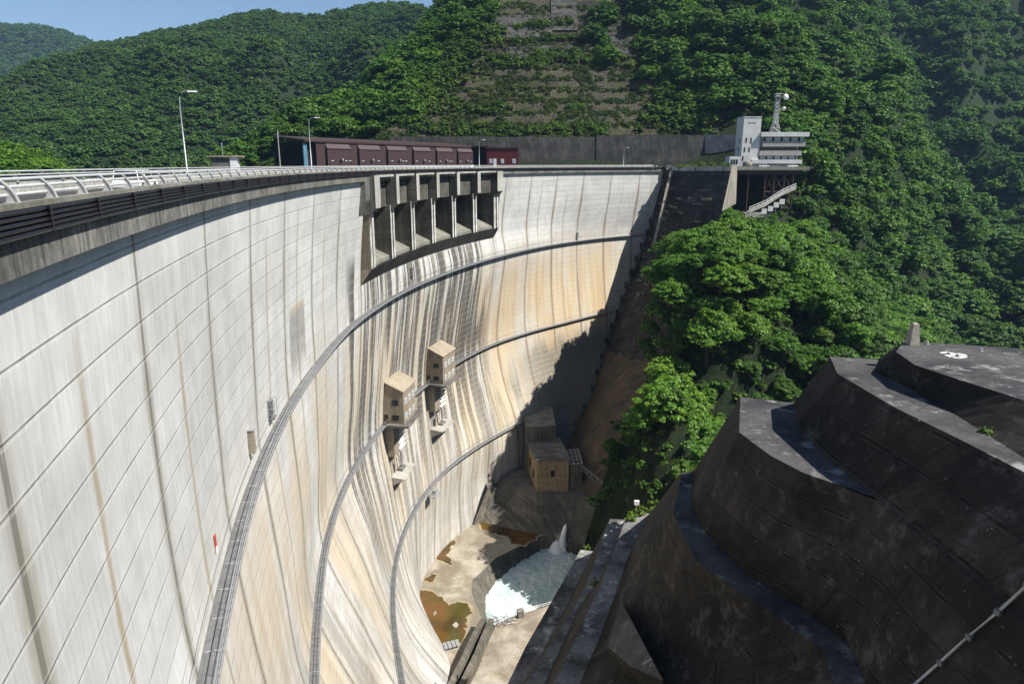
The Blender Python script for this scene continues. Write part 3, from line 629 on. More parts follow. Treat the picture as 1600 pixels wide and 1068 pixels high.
foam = [G(*q, ZW) for q in ((776, 904), (800, 886), (832, 870), (855, 858), (876, 862), (893, 866), (905, 872), (930, 880), (930, 930), (880, 985), (800, 990), (764, 984), (754, 960), (757, 932))]
struct("white_water", turb(foam, 1.1, .7), M['foam'], True)
jt = thing("water_jet", "white jet of water bursting from the outlet at the back of the pool", "water jet", G(878, 862, ZW))
jx, jy, jz = jt.location
mb = MB(); mb.tube([(0, 0, 0), (.1, .1, 3), (.4, .3, 5.6), (.95, .8, 8.2), (1.2, 1.1, 9.0)], [1.5, 1.15, .85, .55, .2], 10); addp(mb, "spout", M['spray'], jt, True)
mb = MB(); mb.lathe([(3.2, 0), (2.4, .9), (1.4, 2.6), (.7, 3.4), (.05, 3.7)], (-1.6, .2, 0), 12); addp(mb, "splash", M['spray'], jt, True)
mb = MB()
for _ in range(420):
    a = random.random() * 6.28; d = abs(random.gauss(0, 1.4)); zz = random.random() ** 1.5 * 6; w = random.uniform(.04, .16); c = (d * math.cos(a) - .5, d * math.sin(a), zz)
    mb.box(c, (w, w, w * 1.4), a)
addp(mb, "spray", M['spray'], jt)
M['silt'] = plain("silt", (.34, .27, .17), .9, 0, .3, 2)
for nm, pts, lab in (("brown_pool", ((655, 922), (672, 921), (690, 934), (700, 945), (716, 940), (730, 943), (738, 957), (728, 962), (727, 985), (722, 1004), (700, 1012), (678, 1010), (655, 990), (640, 955)), 1),
               ("brown_pool", ((745, 816), (760, 812), (845, 832), (846, 836), (818, 851), (800, 848), (797, 837), (770, 833), (752, 826)), 2), ("brown_pool", ((680, 871), (688, 852), (708, 843), (713, 846), (704, 858), (697, 866), (707, 874), (703, 880)), 3), ("brown_pool", ((662, 906), (674, 895), (683, 898), (673, 909)), 4), ("brown_pool", ((664, 1040), (672, 1018), (690, 1014), (694, 1028), (680, 1045)), 5)):
    W_ = wob([G(*q, ZF + .02) for q in pts], seed=lab); mb = MB(); mb.poly(W_); struct(nm, mb, M['pool']); cxy = np.mean(W_, axis=0); rr_ = random.Random(lab); mb = MB(); mb.poly([tuple(cxy + (np.array(w_) - cxy) * (1 + (.3 + rr_.random() * .7) / max(2.5, np.linalg.norm(np.array(w_) - cxy))) - np.array([0, 0, .012])) for w_ in W_]); struct('silt_margin', mb, M['silt'])
islands = [((676, 958), (680, 953), (683, 958), (679, 962)), ((706, 976), (712, 971), (717, 974), (713, 980))]
for i, q in enumerate(islands):
    mb = MB(); mb.poly(wob([G(*z_, ZF + .04) for z_ in q], seed=20 + i)); struct("apron_patch", mb, M['floor'])
# near slab, its railing and driftwood
mb = MB(); mb.poly([G(*q, ZF + .3) for q in ((766, 979), (790, 966), (816, 957), (850, 948), (930, 925), (1040, 930), (1100, 1100), (900, 1400), (700, 1200), (745, 1005))]); sl = struct("basin_slab", mb, M['floor'])
mb = loft([[G(*q, ZF + .3) for q in ((757, 985), (766, 979), (790, 966), (816, 957), (850, 948), (930, 925))], [G(*q, ZW - 1) for q in ((760, 990), (768, 984), (792, 971), (818, 962), (852, 953), (930, 935))]], 16); tag(mb.build("quay_wall", M['toe']), "low concrete quay edge on the near side of the white water pool", "retaining wall")
r = thing("slab_railing", "white pipe railing along the near edge of the white water pool", "railing", G(830, 952, ZF + .3))
A = [G(*q, ZF + .3) for q in ((808, 962), (818, 958), (848, 949), (880, 940))]
for dz in (1.1, .6):
    mb = MB(); mb.tube([(a, b, c + dz) for a, b, c in A], .06, 5); mb.build("rail", M['white'], r)
for t in resample(A, 8):
    mb = MB(); mb.tube([t, (t[0], t[1], t[2] + 1.1)], .06, 5); mb.build("post", M['white'], r)
r = thing("concrete_block", "squat dark concrete block at the left end of the pool railing", "block", G(813, 963, ZF + .3))
mb = MB(); mb.box((0, 0, .9), (1.4, 1.2, 1.8), .4); mb.box((0, 0, 1.85), (1.7, 1.5, .15), .4); addp(mb, "body", M['slate'], r)
mb = MB()
c0 = np.array(G(780, 971, ZF + .4))
for _ in range(70):
    a = random.random() * 6.28; e = random.uniform(-.1, .8); L_ = random.uniform(1.0, 3.4); o = c0 + np.array([random.gauss(0, 1.9), random.gauss(0, .8), random.random() * .6]); d = np.array([math.cos(a), math.sin(a), e]) * L_
    mb.tube([o, o + d * .5 + np.array([0, 0, .2]), o + d], [.08, .06, .02], 4)
tag(mb.build("driftwood", M['steel']), "tangled heap of bleached driftwood at the corner of the basin beside the white water", "driftwood", kind='stuff')
for lab, q in (("left one of two thin concrete fins dividing the basin floor at the bottom", ((757, 980), (740, 1010), (727, 1040), (700, 1095))), ("right one of two thin concrete fins dividing the basin floor at the bottom", ((768, 982), (756, 1010), (745, 1038), (715, 1100)))):
    A = [G(*t, ZF + .35) for t in q]; mb = MB()
    for a, c in zip(A[:-1], A[1:]):
        a, c = np.array(a), np.array(c); d = (c - a) / np.linalg.norm(c - a); n_v = np.array([d[1], -d[0], 0]) * .6; u = np.array([0, 0, 3.0])
        mb.hexa([a - n_v, a + n_v, c + n_v, c - n_v, a - n_v + u, a + n_v + u, c + n_v + u, c - n_v + u])
    tag(mb.build("dividing_fin", M['toe']), lab, "wall", "concrete fins dividing the basin floor")
r = thing("access_stair", "narrow ribbed concrete stair climbing the dam foot at the bottom of the picture", "stairs", G(650, 1060, ZF))
A0 = np.array(G(637, 1012, ZF + 1)); A1 = np.array(G(656, 1085, ZF + 1)); mb = MB(); d = (A1 - A0) / 22
for i in range(22): mb.obox(A0 + d * i, d * .8, np.array([1.8, .6, 0]), np.array([0, 0, .5 + .2 * (i % 2)]))
mb.build("steps", M['kerb'], r); mb = MB(); mb.tube([A0 + np.array([0, 0, 1.4]), A1 + np.array([0, 0, 1.4])], .07, 5); mb.tube([A0 + np.array([1.8, .6, 1.4]), A1 + np.array([1.8, .6, 1.4])], .07, 5); mb.build("handrail", M['steel'], r)
mb = MB()
A0 = G(690, 1012, ZF + .6)
for i in range(6): mb.box((A0[0] + i * .9 - 1, A0[1] + i * .35, A0[2] + .1), (.8, 2.2, .18), .35)
tag(mb.build("loose_planks", M['steel']), "pale grey planks laid across the wet apron at the foot of the dam", "planks")

# toe block, valve building and the curved brown slope wall
ZB = -98.0
base = [(738, 822), (752, 817), (790, 826), (845, 837), (880, 836), (905, 842), (940, 850), (985, 870)]
top_ = [(762, 762), (776, 740), (800, 752), (836, 770), (880, 772), (905, 773), (950, 790), (1003, 812)]
bs_ = resample([G(*q, ZF - .3) for q in base], 30); mb = MB(); mb.grid([[(x, y - .6, ZW - 1) for x, y, z in bs_], bs_, resample([G(*q, ZB) for q in top_], 30)]); tb = mb
tag(tb.build("toe_wall", M['toe']), "shaded concrete wall below the yellowish valve building, behind the pool", "retaining wall")
mb = MB(); mb.poly([G(*q, ZB) for q in top_] + [(60, 215, ZB), (45, 250, ZB), (5, 232, ZB), (-10, 205, ZB)]); struct("valve_terrace", mb, M['slate'])
r = thing("outlet_arch", "dark round outlet openings in the shaded wall below the valve building", "outlet", G(870, 800, -103))
for q in ((862, 777.5), (878, 777.5)):
    c = np.array(G(*q, -100.0)); mb = MB(); mb.lathe([(.9, 0), (.9, .3), (.65, .3), (.6, .02), (.01, .02)], (0, 0, 0), 14); o = mb.build("opening", M['dark']); o.parent = r; o.location = c - np.array(r.location) + np.array([0, -.3, .2]); o.rotation_euler = (R(70), 0, 0)
ZR = -87.6
Fl = np.array(G(838.5, 768, ZB)); Fr = np.array(G(888, 767, ZB)); Bl = np.array(G(823.5, 686, ZR)); Br = np.array(G(870, 683, ZR)); Rl = np.array([Fl[0], Fl[1], ZR]); Rr = np.array([Fr[0], Fr[1], ZR])
r = thing("valve_building", "yellowish tiled valve building with dark flat roof at the foot of the dam", "building", tuple(Fl))
mb = MB(); z0 = lambda p: (p[0], p[1], ZB)
mb.hexa([z0(Fl), z0(Fr), z0(Br), z0(Bl), Rl, Rr, (Br[0], Br[1], ZR), (Bl[0], Bl[1], ZR)]); mb.build("wall", M['yellow'], r)
mb = MB(); up = np.array([0, 0, .45]); e = np.array([.5, -.5, 0])
mb.hexa([Rl + (-.5, -.5, .02), Rr + (.5, -.5, .02), Br + (.5, .5, .02), Bl + (-.5, .5, .02), Rl + (-.5, -.5, .5), Rr + (.5, -.5, .5), Br + (.5, .5, .5), Bl + (-.5, .5, .5)]); rf = mb.build("roof", M['slate'], r)
mb = MB()
for t in np.linspace(.05, .95, 5):
    a = Rl + (Bl - Rl) * t; c = Rr + (Br - Rr) * t; mb.tube([a + (0, 0, .52), c + (0, 0, .52)], .12, 4)
for t in np.linspace(.1, .9, 4):
    a = Rl + (Rr - Rl) * t; c = Bl + (Br - Bl) * t; mb.tube([a + (0, 0, .52), c + (0, 0, .52)], .12, 4)
mb.build("roof_seam", M['toe'], r)
m_ = (Fl + Fr) / 2; mb = MB(); mb.box((m_[0], m_[1] - .05, ZB + 6.0), (1.1, .12, 2.0)); mb.build("window", M['dark'], r)
sl_ = (Bl - Rl)
for t, zz in ((.3, 4), (.62, 5.5)):
    a = Fl + sl_ * (t, t, 0); mb = MB(); mb.box((a[0] - .05, a[1], ZB + zz), (.2, 1.6, 2.4), -.25); mb.build("window", M['dark'], r)
r = thing("valve_annex", "low square annex with ribbed roof grid beside the yellowish valve building", "building", G(900, 764, ZB))
a = [np.array(G(*q, ZB)) for q in ((889.5, 766), (909, 765))]; b_ = [np.array(G(*q, -89.3)) for q in ((903, 702), (884, 704))]
mb = MB(); q4 = [a[0], a[1], np.array([b_[0][0], b_[0][1], ZB]), np.array([b_[1][0] + .3, b_[1][1], ZB])]
mb.hexa(q4 + [p_ + (0, 0, 8.7) for p_ in q4]); mb.build("wall", M['toe'], r)
mb = MB()
for t in np.linspace(0, 1, 5): mb.tube([q4[0] * (1 - t) + q4[3] * t + (0, 0, 8.95), q4[1] * (1 - t) + q4[2] * t + (0, 0, 8.95)], .2, 4)
for t in np.linspace(0, 1, 4): mb.tube([q4[0] * (1 - t) + q4[1] * t + (0, 0, 8.95), q4[3] * (1 - t) + q4[2] * t + (0, 0, 8.95)], .2, 4)
mb.build("roof_grid", M['kerb'], r)
r = thing("gallery_block", "dark stepped concrete block wedged between the dam foot and the valve building roof", "building", G(840, 684, -86))
q = [np.array(G(*t, -86.5)) for t in ((823, 686), (868, 684), (862, 652), (836, 648), (815, 660))]
mb = MB(); mb.prism([tuple(t) for t in q], ZB, -82.5, .05); mb.build("body", M['toe'], r)
mb = MB(); mb.prism([tuple(t + (0, 0, 0)) for t in q], -82.48, -82.1, 0.0); mb.build("slab", M['slate'], r)

FP = lambda s_, z_: face(s_, z_, -.6)
def row(first, *q): return [first] + [P(*t) if t[2] > 0 else G(*t) for t in q]
ABR = [row(FP(292, -3.2), (1090, 267, 263), (1142, 267, 249)), row(FP(290.5, -15), (1078, 330, 255), (1128, 330, 242)), row(FP(289, -27), (1062, 390, 250), (1108, 385, 237)), row(FP(281, -43), (1030, 450, 243), (1062, 455, 228)),
       row(FP(272, -56), (1010, 505, 238), (1055, 500, 222)), row(FP(262, -70), (985, 562, 226), (1020, 562, 214), (1062, 557, 201))]
BWR = [ABR[-1], row(FP(248, -83), (955, 635, 208), (990, 645, 196), (1030, 655, 184)), row(FP(236, -91), (930, 690, 197), (975, 710, 184), (1015, 730, 172)),
       row(FP(227, -98.4), (898, 742, -97), (935, 756, -93), (970, 774, -92), (1010, 797, -91)), row(FP(224, -99), (885, 772, -99), (915, 776, -99), (950, 790, -99), (1006, 812, -99))]
bw = loft(BWR, 24); tag(bw.build("slope_wall", M['brownwall'], None, True), "brownish curved concrete wall covering the slope right of the valley building".replace("valley", "valve"), "retaining wall")
r = thing("slope_path", "narrow concrete walkway with a rail running down across the brownish slope wall", "path", G(950, 765, -90))
A = [np.array(G(*q, z_)) + (-.5, -.8, .3) for q, z_ in (((912, 733), -89.5), ((930, 748), -90.5), ((955, 768), -91.8), ((980, 788), -93), ((1004, 797), -93))]
mb = MB()
for a, c in zip(A[:-1], A[1:]): mb.obox(a - (0, 0, .5), c - a, np.array([.7, .9, 0]), np.array([0, 0, .3]))
mb.build("deck", M['toe'], r); mb = MB()
for dz in (1.0, 1.5): mb.tube([a + (0, -.1, dz) for a in A], .05, 4)
for t in resample([tuple(a) for a in A], 12): mb.tube([(t[0], t[1] - .1, t[2]), (t[0], t[1] - .1, t[2] + 1.5)], .04, 4)
mb.build("handrail", M['steel'], r)
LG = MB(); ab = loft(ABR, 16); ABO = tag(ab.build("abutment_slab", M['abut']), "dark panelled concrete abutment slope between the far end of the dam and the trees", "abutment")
rk = random.Random(5)
for k in range(46):      # broken formwork ledges on the abutment slope
    u_, v_ = rk.uniform(.12, .9), rk.uniform(.06, .72); gi = v_ * 5; i0 = int(gi); R0_, R1_ = resample(ABR[i0], 12), resample(ABR[i0 + 1], 12); q0, q1 = np.array(R0_[int(u_ * 11)]), np.array(R1_[int(u_ * 11)]); c_ = q0 + (q1 - q0) * (gi - i0); d_ = np.array(R0_[min(11, int(u_ * 11) + 1)]) - np.array(R0_[max(0, int(u_ * 11) - 1)]); d_ /= np.linalg.norm(d_)
    LG.obox(c_ + (0, .4, 0), d_ * rk.uniform(1.5, 6), np.array([-.5, -1.1, 0]), np.array([0, 0, rk.uniform(.3, .9)]))
LG.build("formwork_ledges", M['toe'], ABO)
mb = MB(); e0, e1 = np.array(P(1142, 267, 249)), np.array(P(1152, 267, 288)); e2, e3 = np.array(P(1128, 330, 242)), np.array(P(1150, 318, 284)); mb.grid([[e0 + (0, 0, 1.6), e1 + (0, 0, 1.6)], [e0, e1], [e2, e3]])
tag(mb.build("abutment_side_wall", M['retainl']), "pale narrow side wall closing the right end of the dark abutment slope", "retaining wall")  # lit end face, its brightness put into a paler concrete
# stepped footing along the contact
k = 0
for i in range(15):
    z = -22 - i * 5.0; s = send(z) - .5; c = np.array(face(s, z, 0)); h = heading(s)
    r = thing("footing_step", "concrete step of the stair-like footing where the dam face meets the far bank", "step", tuple(c), rzs(s), "footing steps down the far abutment")
    mb = MB(); mb.box((1.0, -1.6, 0), (3.6, 3.0, 2.4)); addp(mb, "block", M['abut'], r)
    mb = MB(); mb.box((1.0, -1.6, 1.26), (3.8, 3.2, .1)); addp(mb, "top_slab", M['toe'], r)
r = thing("drain_channel", "pale sloping channel running down beside the far end of the dam face", "channel", P(1047, 268, 276))
mb = MB(); A = [np.array(P(1047, 268, 275)), np.array(P(1040, 295, 271)), np.array(P(1031, 335, 266)), np.array(P(1018, 385, 262))]
for a, c in zip(A[:-1], A[1:]): mb.obox(a, c - a, np.array([1.0, -.2, 0]), np.array([0, -.5, .5]))
mb.build("channel_bed", M['retainl'], r)

# ------------------------------------------------------------------ near bank: dark stepped concrete terraces
tr = thing("terraced_wall", "huge dark stepped concrete terraces on the near bank at the right", "retaining wall", (30, 50, -60))
def line(pre, px, z, post):
    a = [(x, y, z) for x, y in pre] + [G(*q, z) for q in px]; return a, [a[-1]] + [(x, y, z) if len(t) == 2 and t[0] < 200 else G(*t, z) for t in post for x, y in [t]]
def ext(px, z, k=60):
    a, c = np.array(G(*px[0], z)), np.array(G(*px[1], z)); d = (a - c) / np.linalg.norm(a - c); return [tuple((a + d * k)[:2])]
LV = []
def lv(pre, px, z, post): LV.append((line(pre, px, z, post), z))
lv([(37, -12), (35, 18)], [(1600, 625), (1500, 593), (1430, 570), (1400, 549), (1412, 533)], -14.5, [(1500, 538), (1600, 545), (90, 60)])
lv([(34, -12), (31.5, 18)], [(1600, 715), (1500, 652), (1420, 605), (1367, 580), (1373, 560)], -16.5, [(45, 60), (90, 63)])
lv([(31, -12), (29.5, 18)], [(1600, 737), (1500, 686), (1400, 637), (1308, 583), (1297, 557)], -16.5, [(1372, 561), (45, 60.1), (90, 63.1)])
lv([(27, -12), (26, 18)], [(1365, 775), (1290, 715), (1243, 665), (1240, 630)], -22.0, [(40, 64), (90, 66)])
lv([(26.9, -12), (25.9, 18)], [(1365, 776), (1255, 738), (1205, 712), (1155, 675), (1157, 620)], -22.0, [(1239, 629), (40, 64.1), (90, 66.1)])
lv([(23, -12), (23, 20)], [(1352, 1068), (1320, 1000), (1250, 948), (1160, 893), (1100, 830), (1078, 790), (1083, 737)], -32.0, [(38, 68), (90, 70)])
lv([(19.8, -12), (19.8, 20)], [(1302, 1068), (1290, 1018), (1244, 984), (1150, 920), (1085, 872), (1052, 800), (1065, 738)], -32.0, [(1083, 737.2), (38, 68.1), (90, 70.1)])
Q = [(905, 1068), (935, 1000), (960, 930), (985, 860), (1014, 803)]; lv(ext(Q, -50), Q, -50.0, [(38, 84), (90, 80)])
Q = [(866, 1068), (941, 907), (979, 807)]; lv(ext(Q, -50), Q, -50.0, [(1012, 801), (38, 84.2), (90, 80.2)])
Q = [(850, 1068), (907, 943), (938, 905), (976, 814)]; lv(ext(Q, -54.5), Q, -54.5, [(38, 92), (90, 88)])
Q = [(821, 1068), (914, 920), (953, 810)]; lv(ext(Q, -54.5), Q, -54.5, [(975, 811), (38, 92.2), (90, 88.2)])
Q = [(815, 1068), (842, 1027), (888, 941), (925, 863)]; lv(ext(Q, -65), Q, -65.0, [(36, 105), (90, 100)])
Q = [(793, 1068), (821, 1010), (872, 921), (907, 858)]; lv(ext(Q, -65), Q, -65.0, [(924, 860), (36, 105.2), (90, 100.2)])
Lo = [(x - 5.0, y + 4.0, -114.0) for x, y, z in LV[-1][0][0]]; Lp = [Lo[-1], (30, 118, -114.0), (38, 120, -114.0), (90, 115, -114.0)]; LV.append(((Lo, Lp), -114.0))
TV = MB()
for i, (((a, b_), z), ((c, d), z2)) in enumerate(zip(LV[:-1], LV[1:])):
    def pair(p_, q_):
        def fr(w): w = np.array(w, float); k_ = np.r_[0, np.cumsum(np.linalg.norm(np.diff(w, axis=0), axis=1))]; return w, k_ / k_[-1]
        (w1, f1), (w2, f2) = fr(p_), fr(q_); raw = sorted(set(np.round(np.r_[f1, f2], 4))); t_ = [raw[0]]
        for v_ in raw[1:]: 
            if v_ - t_[-1] > .012: t_.append(v_)
        t_[-1] = 1.0; ev = lambda w, f_: [tuple(np.interp(x_, f_, w[:, k2]) for k2 in range(3)) for x_ in t_]
        return ev(w1, f1), ev(w2, f2)
    (ra, rc), (rb, rd) = pair(a, c), pair(b_, d); rows = [ra + rb[1:], rc + rd[1:]]
    wallp = abs(z - z2) > .5
    if wallp:
        nz = max(2, int(abs(z - z2) / 1.5)); A_, B_ = np.array(rows[0]), np.array(rows[1]); rr = []
        for t in np.linspace(0, 1, nz + 1): q_ = A_ * (1 - t) + B_ * t; rr.append([tuple(p_) for p_ in q_])
        rows = rr
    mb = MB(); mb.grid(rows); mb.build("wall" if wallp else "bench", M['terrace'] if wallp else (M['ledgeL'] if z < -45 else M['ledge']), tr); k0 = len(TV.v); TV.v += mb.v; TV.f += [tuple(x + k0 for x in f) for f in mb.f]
(a, b_), z = LV[0]
mb = MB(); mb.poly([tuple(p_) for p_ in a] + [tuple(p_) for p_ in b_[1:]] + [(90, -12, z)]); mb.build("bench", M['ledge'], tr)
k0 = len(TV.v); TV.v += mb.v; TV.f += [tuple(x + k0 for x in f) for f in mb.f]
mb = MB(); mb.poly([G(970, 937, -43), G(1036, 1062, -36.5), G(985, 1040, -40), G(950, 1010, -44)]); 
mb.v = [tuple(v) for v in mb.v]; mb.build("wedge_ledge", M['ledge'], tr)
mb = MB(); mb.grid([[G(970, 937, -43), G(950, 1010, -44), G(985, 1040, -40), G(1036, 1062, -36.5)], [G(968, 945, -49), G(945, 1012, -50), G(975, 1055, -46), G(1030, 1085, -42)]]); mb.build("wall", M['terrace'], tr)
mb = MB(); mb.prism([(43, -10), (42, 20), (44, 47), (60, 60), (90, 60), (90, -10)], -14.6, -9.5, .1); tag(mb.build("shadow_block", M['terrace']), "unseen dark block added beyond the right edge to shade the top bench", "retaining wall")  # block out of view, added to throw its shadow on the top bench
rk = random.Random(11)
for _ in range(34):
    q_ = (rk.uniform(1090, 1590), rk.uniform(640, 1040)); d_ = Vector(ray(*q_)).normalized(); h_ = BVHTree.FromPolygons([Vector(v) for v in TV.v], TV.f).ray_cast(Vector((0, 0, 0)), d_) if _ == 0 else TBV.ray_cast(Vector((0, 0, 0)), d_)
    if _ == 0: TBV = BVHTree.FromPolygons([Vector(v) for v in TV.v], TV.f)
    if h_[0] is None or abs(h_[1].z) > .8: continue
    nv_ = h_[1] if h_[1].dot(d_) < 0 else -h_[1]; p_ = h_[0]; mb = MB(); mb.tube([p_ - nv_ * .05, p_ + nv_ * .12], .055, 6); mb.build("weep_pipe", M['slate'], tr)
c = G(1425, 538, -14.5)
r = thing("stone_post", "pale tapered stone post standing on the top bench of the dark terraces", "post", c)
mb = MB(); mb.hexa([(-.42, -.42, 0), (.42, -.42, 0), (.42, .42, 0), (-.42, .42, 0), (-.24, -.24, 1.75), (.24, -.24, 1.75), (.24, .24, 1.75), (-.24, .24, 1.75)]); mb.hexa([(-.24, -.24, 1.75), (.24, -.24, 1.75), (.24, .24, 1.75), (-.24, .24, 1.75), (-.16, -.16, 1.84), (.16, -.16, 1.84), (.16, .16, 1.84), (-.16, .16, 1.84)]); addp(mb, "shaft", M['retainl'], r)
for q, lb in (((1449, 538), "tiny metal marker near the stone post on the top terrace bench"), ((1533, 549), "tiny metal marker farther right on the top terrace bench")):
    r = thing("survey_marker", lb, "marker", G(*q, -14.5)); mb = MB(); mb.lathe([(.16, 0), (.16, .05), (.05, .08), (.05, .22), (.09, .25), (.01, .3)], (0, 0, 0), 8); addp(mb, "pin", M['steel'], r)
mb = MB(); z = -14.49
for path in (((1470, 551), (1480, 550), (1492, 552), (1487, 555)), ((1478, 554), (1486, 557), (1498, 559), (1508, 557), (1500, 555)), ((1496, 552), (1504, 553), (1508, 555))):
    A = [np.array(G(*q, z)) for q in path]
    for a, c in zip(A[:-1], A[1:]):
        d = (c - a) / np.linalg.norm(c - a); n_v = np.array([d[1], -d[0], 0]) * .16; mb.poly([a - n_v, a + n_v, c + n_v + d * .1, c - n_v + d * .1])
tag(mb.build("painted_mark", M['white']), "worn white painted squiggle on the top bench of the dark terraces", "painted mark")
TB_ = BVHTree.FromPolygons([Vector(v) for v in TV.v], TV.f)
def onto(bvh, px, py, back=.15):
    d = Vector(ray(px, py)).normalized(); h = bvh.ray_cast(Vector((0, 0, 0)), d)
    return None if h[0] is None else h[0] - d * back
A = [onto(TB_, *q, .25) for q in ((1425, 1072), (1470, 1033), (1515, 993), (1560, 954), (1606, 913))]; A = [a for a in A if a]
if len(A) > 1:
    r = thing("drain_pipe", "long grey steel pipe running diagonally over the dark terrace wall at bottom right", "pipe", tuple(A[0])); mb = MB(); mb.tube(A, .085, 8); mb.build("pipe", M['steel'], r, True)
    for a in A: mb = MB(); mb.box(tuple(a - Vector((0, 0, .05))), (.3, .3, .3), .4); mb.build("clamp", M['grate'], r)
r = thing("white_lamp_post", "small white lamp post standing behind the tip of the low ledges", "lamp post", G(994, 803, -50)); mb = MB(); mb.tube([(0, 0, -1), (0, 0, 1.6)], .09, 6); addp(mb, "pole", M['steel'], r); mb = MB(); mb.box((0, 0, 1.9), (.7, .5, .6)); addp(mb, "lamp_head", M['white'], r)

# ------------------------------------------------------------------ far plaza, retaining wall, buildings
mb = MB(); pz = -1.35
mb.poly([crest(286, 0, pz), crest(293, 0, pz), P(1060, 262, 272)[:2] + (pz,), P(1090, 262, 263)[:2] + (pz,), P(1142, 262, 249)[:2] + (pz,), P(1150, 262, 288)[:2] + (pz,), (130, 297, pz), (130, 345, pz), (-120, 345, pz), (-95, 232, pz), (-72, 232, pz), crest(230, -9.5, pz), crest(262, -9.5, pz)]); struct("plaza", mb, M['road'])
rw = thing("rear_retaining_wall", "long shaded grey concrete retaining wall with pale streaks behind the far plaza", "retaining wall", (20, 335, 0))
for (xa, ya, xb, yb, zt) in ((-58, 338, -8, 338, 12.6), (-8, 338.3, 40, 338.3, 12.4), (40, 338, 91, 336, 13.2)):
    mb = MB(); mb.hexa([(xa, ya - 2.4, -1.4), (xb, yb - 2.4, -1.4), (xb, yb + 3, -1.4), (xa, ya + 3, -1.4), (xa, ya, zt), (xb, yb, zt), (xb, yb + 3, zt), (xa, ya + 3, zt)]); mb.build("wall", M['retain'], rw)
mb = MB(); mb.hexa([(91.1, 333.2, -1.4), (114, 316, -1.4), (116, 322, -1.4), (93, 339, -1.4), (91.1, 336, 13.5), (114, 319, 12.6), (116, 323, 12.6), (93, 340, 13.5)]); tag(mb.build("side_retaining_wall", M['retainl']), "pale brown retaining wall left of the white control building", "retaining wall")  # sunlit turn of the wall, put into a paler copy of the concrete
# brown rock shed
A, B = np.array([-71.0, 236, pz]), np.array([-17.5, 333, pz]); d = (B - A) / np.linalg.norm(B - A); nv = np.array([d[1], -d[0], 0.0]); Lh = float(np.linalg.norm(B - A))
sh = thing("rock_shed", "long brown clad shed with six slanted panels behind the dam crest", "shed", tuple(A), math.atan2(d[1], d[0]))
mb = MB(); mb.hexa([(8, 0, 0), (Lh, 0, 0), (Lh, 14, 0), (8, 14, 0), (8, 0, 8.6), (Lh, 0, 8.6), (Lh, 14, 10.4), (8, 14, 10.4)]); addp(mb, "wall", M['maroon'], sh)
mb = MB(); mb.hexa([(2.5, -.5, 8.62), (Lh + .5, -.5, 8.62), (Lh + .5, 14.4, 10.4), (2.5, 14.4, 10.4), (2.5, -.5, 9.3), (Lh + .5, -.5, 9.2), (Lh + .5, 14.4, 10.9), (2.5, 14.4, 10.9)]); addp(mb, "roof", M['brown_steel'], sh)
mb = MB(); mb.hexa([(3.2, 2, 0), (8, 1.5, 0), (8, 14, 0), (3.2, 14, 0), (3.2, 2, 8.6), (8, 1.5, 8.6), (8, 14, 8.6), (3.2, 14, 8.6)]); addp(mb, "doorway", M['dark'], sh)
mb = MB(); mb.box((3.4, .6, 4.2), (1.7, .4, 8.2)); addp(mb, "end_panel", M['blue'], sh)
for i in range(6):
    x0 = 12.5 + i * 16.6
    mb = MB(); mb.hexa([(x0, -.9, 0.0), (x0 + 12, -.9, 0), (x0 + 12, 0, 0), (x0, 0, 0), (x0, -.9, 6.6), (x0 + 12, -.9, 6.6), (x0 + 12, 0, 6.6), (x0, 0, 6.6)]); bay = addp(mb, "bay", M['maroon'], sh)
    mb = MB(); mb.hexa([(x0, -1.0, 6.6), (x0 + 12, -1.0, 6.6), (x0 + 12, 0, 6.6), (x0, 0, 6.6), (x0, -.9, 6.7), (x0 + 12, -.9, 6.7), (x0 + 12, -.02, 8.4), (x0, -.02, 8.4)]); mb.box((x0 + 6, -1.0, 6.62), (12.2, .3, .22)); o = addp(mb, "slanted_panel", M['maroonroof'], sh)
    mb = MB(); mb.box((x0 - .05, -.95, 3.3), (.16, .16, 6.6)); mb.box((x0 + 12.05, -.95, 3.3), (.16, .16, 6.6)); addp(mb, "trim", M['maroonroof'], sh)
    for x in (1.6, 10.6) if i % 2 else (2.2, 9.2, 11.2):
        mb = MB(); mb.box((x0 + x, -.93, 2.5), (1.7, .08, .55)); w = addp(mb, "window", M['dark'], sh); mb = MB(); mb.box((x0 + x, -.98, 2.5), (1.3, .04, .28)); addp(mb, "pane", M['curtain'], w)
    mb = MB(); mb.box((x0 + 6.4, -1.2, 2.6), (.35, .5, .6)); mb.box((x0 + 6.1, -1.3, 2.1), (.3, .3, 1.0)); addp(mb, "wall_lamp", M['dark'], sh); mb = MB(); mb.box((x0 + 7.0, -1.3, 2.9), (.3, .35, .6)); addp(mb, "lamp_shade", M['white'], sh)
    mb = MB(); mb.box((x0 + 14.2, -.06, 1.3), (2.2, .1, 2.6)); addp(mb, "door", M['brown_steel'], sh)
rb = thing("red_shed", "dark red clad shed with white door and small windows by the grey retaining wall", "shed", (-4.5, 329, pz))
mb = MB(); mb.box((0, 3.4, 4.2), (14.6, 8, 8.4)); addp(mb, "wall", M['red'], rb); mb = MB(); mb.box((0, 3.4, 8.6), (15.4, 8.8, .5)); addp(mb, "roof", M['brown_steel'], rb)
mb = MB(); mb.box((-3.4, -.65, 1.9), (1.4, .1, 3.8)); addp(mb, "door", M['white'], rb)
for x in (-5.4, 0, 5.4):
    mb = MB(); mb.box((x, -.65, 2.6), (1.5, .1, 2.0)); w = addp(mb, "window", M['white'], rb); mb = MB(); mb.box((x, -.72, 2.6), (1.15, .06, 1.6)); addp(mb, "pane", M['curtain'], w)
mb = MB()
for x in np.arange(-7, 7.1, 1.0): mb.box((x, -.62, 4.3), (.07, .06, 8.2))
addp(mb, "batten", M['brown_steel'], rb)
